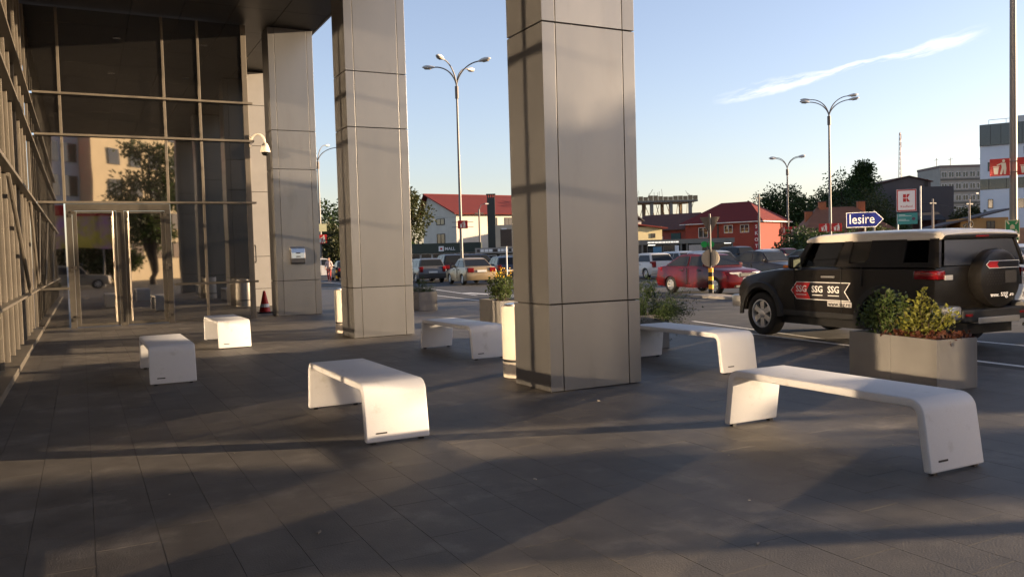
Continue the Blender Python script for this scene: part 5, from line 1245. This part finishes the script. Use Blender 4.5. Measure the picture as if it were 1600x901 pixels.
# ------------------------------------------------------------------ trees
make_tree(*pos(632, 84), 9.6, 6.0, 'tall leafy tree left of the white house', 3, 31, 5200, .22, .34)
make_tree(*pos(536, 112), 10.5, 9, 'dark leafy tree in the narrow gap', 1, 32, 4000, .15, .42)
make_tree(*pos(528, 90), 5.4, 6, 'lower olive tree in the narrow gap', 3, 33, 3000, .1, .34)
make_tree(*pos(1226, 122), 10.8, 9.6, 'round dark tree behind the red house', 1, 34, 10000, .12, .36)
make_tree(*pos(1262, 122), 7.6, 8.0, 'olive tree left of the brown roof house', 3, 35, 4000, .08, .36)
make_tree(*pos(1316, 140), 14.0, 12, 'mid green tree behind the chimneys', 1, 36, 9000, .1, .42)
make_tree(*pos(1352, 128), 14.6, 11.0, 'tall conical dark conifer right of the brown roof', 2, 37, 10000, .05, .36)
make_tree(*pos(1350, 120), 9.8, 8.5, 'olive tree in front of the conifer', 3, 38, 4000, .1, .34)
make_tree(*pos(1385, 122), 6.4, 8.0, 'dark tree left of the store sign', 1, 39, 4000, .08, .38)
make_tree(*pos(1512, 130), 7.8, 6.0, 'olive tree before the apartment block', 3, 40, 3200, .15, .4)
make_tree(*pos(1258, 78), 3.4, 6.5, 'low dark hedge tree behind the black sedan', 1, 41, 3600, .05, .3)
make_tree(*pos(1300, 74), 3.0, 6, 'low leafy bush below the blue arrow sign', 1, 42, 3200, .05, .3)
make_tree(*pos(1345, 80), 3.6, 7, 'low olive bush under the store sign', 3, 43, 3400, .05, .3)
# unseen trees: right ones placed for shade, low ones added to darken door reflections
for x, y, hh, ww, kd, sd, lb in ((28.3, -1.5, 7.6, 5.0, 1, 51, 'unseen car park tree at right, placed to shade the nearest column'),
                                 (26.3, -.7, 6.4, 4.6, 1, 55, 'unseen tree at right, added to fill the shade low on the nearest column'),
                                 (23.7, -4.3, 5.2, 2.4, 1, 52, 'unseen tree at right, added to shade the near right bench'),
                                 (31.3, 13.4, 9.0, 5.2, 1, 53, 'unseen car park tree at right, placed to shade the column with ashtray'),
                                 (-5.5, -24, 5.0, 5.5, 1, 56, 'low tree added to darken the mirror image left of the glass doors'), (-1.5, -25, 4.6, 5, 1, 57, 'low tree added to darken the mirror image behind the billboard'), (2.2, -24, 5.0, 4.5, 1, 58, 'low tree added to darken the mirror image between the door leaves'),
                                 (5.0, -22, 12.5, 6.0, 0, 54, 'tree mirrored in the right glass door')):
    make_tree(x, y, hh, ww, lb, kd, sd, 7000, .08, .32, group='trees behind the camera')
vn = thing('shading_van', 'unseen white van at right, added to shade the benches and nearest column', 'van', (15.8, 5.2, GZ), R(-5))  # van added out of view to keep low sun off benches and column foot
vo = [(-2.75, .35), (-2.8, .6), (-2.78, 2.3), (-2.65, 2.55), (1.2, 2.6), (1.6, 2.45), (2.1, 1.45), (2.65, 1.2), (2.8, .95), (2.82, .4)] + arch(1.75, .42, .34, .32) + arch(-1.6, .42, .34, .32)
tri_obj(sweep(vo, lambda y, z: .98 - .12 * max(0, (z - 1.2) / 1.4), 5.6, crown=.02, edge=.03), 'body', P_WHITE, vn)
slab_poly([(-.8, 2.125, 1.46), (.8, 2.125, 1.46), (.74, 1.66, 2.36), (-.74, 1.66, 2.36)], (0, .9, .46), .01).obj('windscreen', DARKGLASS, vn)
for s in (-1, 1):
    slab_poly([(s * .965, 1.9, 1.45), (s * .965, .8, 1.45), (s * .91, .8, 2.15), (s * .91, 1.6, 2.15)], (s, 0, .1), .01).obj('side_window', DARKGLASS, vn)
    for ya in (1.75, -1.6): wheel(vn, s * .86, ya, .34, .22, s)
    bx('tail_light', (s * .9 - .06, -2.83, .9), (s * .9 + .06, -2.78, 1.5), LAMP_R, vn); bx('headlight', (s * .75 - .15, 2.7, .85), (s * .75 + .15, 2.84, 1.05), LAMP_W, vn, bevel=.03)
# far wood closing the horizon
rg = np.random.default_rng(9); n = 26000
tt = rg.uniform(-.45, .75, n); dd = rg.uniform(235, 330, n); zz = rg.uniform(0, 1, n) ** .7 * (6 + 3.0 * np.sin(tt * 31) + 2 * np.sin(tt * 83 + 1))
lat = tt * dd; P = np.stack([lat * math.cos(YAW) + dd * math.sin(YAW), -lat * math.sin(YAW) + dd * math.cos(YAW), zz], 1)
stuff(leaf_obj('far_wood', P, rg.normal(size=(n, 3)), 1.5, 1.1, LEAF_D, None, 9)); bpy.data.objects['far_wood']['label'] = 'low dark far off wood along the horizon'
# mirrored street scene behind the camera
h = thing('office_block', 'cream and grey office block with red awnings mirrored in the glass above the doors', 'building', (-9, -30, 0), R(-45))
bx('wall', (0, -12, 0), (13, 0, 17), mat('office_grey', (.42, .43, .45), .7, .1, .06, 1), h); bx('wing', (13.05, -12, 0), (26, 1.5, 19), wallmat('render_cream', (.66, .52, .32)), h)
for z in (3, 6, 9, 12, 15):
    for k in range(6): bx('window', (.6 + k * 2.1, .02, z - .9), (2.2 + k * 2.1, .1, z + .9), PANE, h)
    for k in range(4): bx('window', (15 + k * 2.8, 1.52, z - .8), (16.4 + k * 2.8, 1.6, z + .8), PANE, h)
bx('awning', (0, .12, 13.2), (7, 3.5, 14.6), RED, h); bx('awning', (0, .12, 10.6), (5, 2.5, 11.6), RED, h)
h = thing('billboard', 'red, yellow and violet billboard mirrored in the left glass door', 'billboard', (.3, -21, 0))
MB().tube([(-1.2, -.1, 0), (-1.2, -.1, 3)], .07, 8).tube([(1.2, -.1, 0), (1.2, -.1, 3)], .07, 8).obj('post', POLE, h)
bx('board', (-2.1, -.06, 2.9), (2.1, .06, 6.1), mat('board_yellow', (.5, .38, .05), .5, 0, .2, 1, vmix=((.42, .2, .36), .45, .44)), h); bx('header', (-2.1, .062, 5.3), (2.1, .075, 6.1), RED, h)
make_car('suv', paint('paint_beige', (.30, .25, .19)), -.4, -16, 92, 'beige tall car mirrored in the left glass door', 'cars behind the camera')
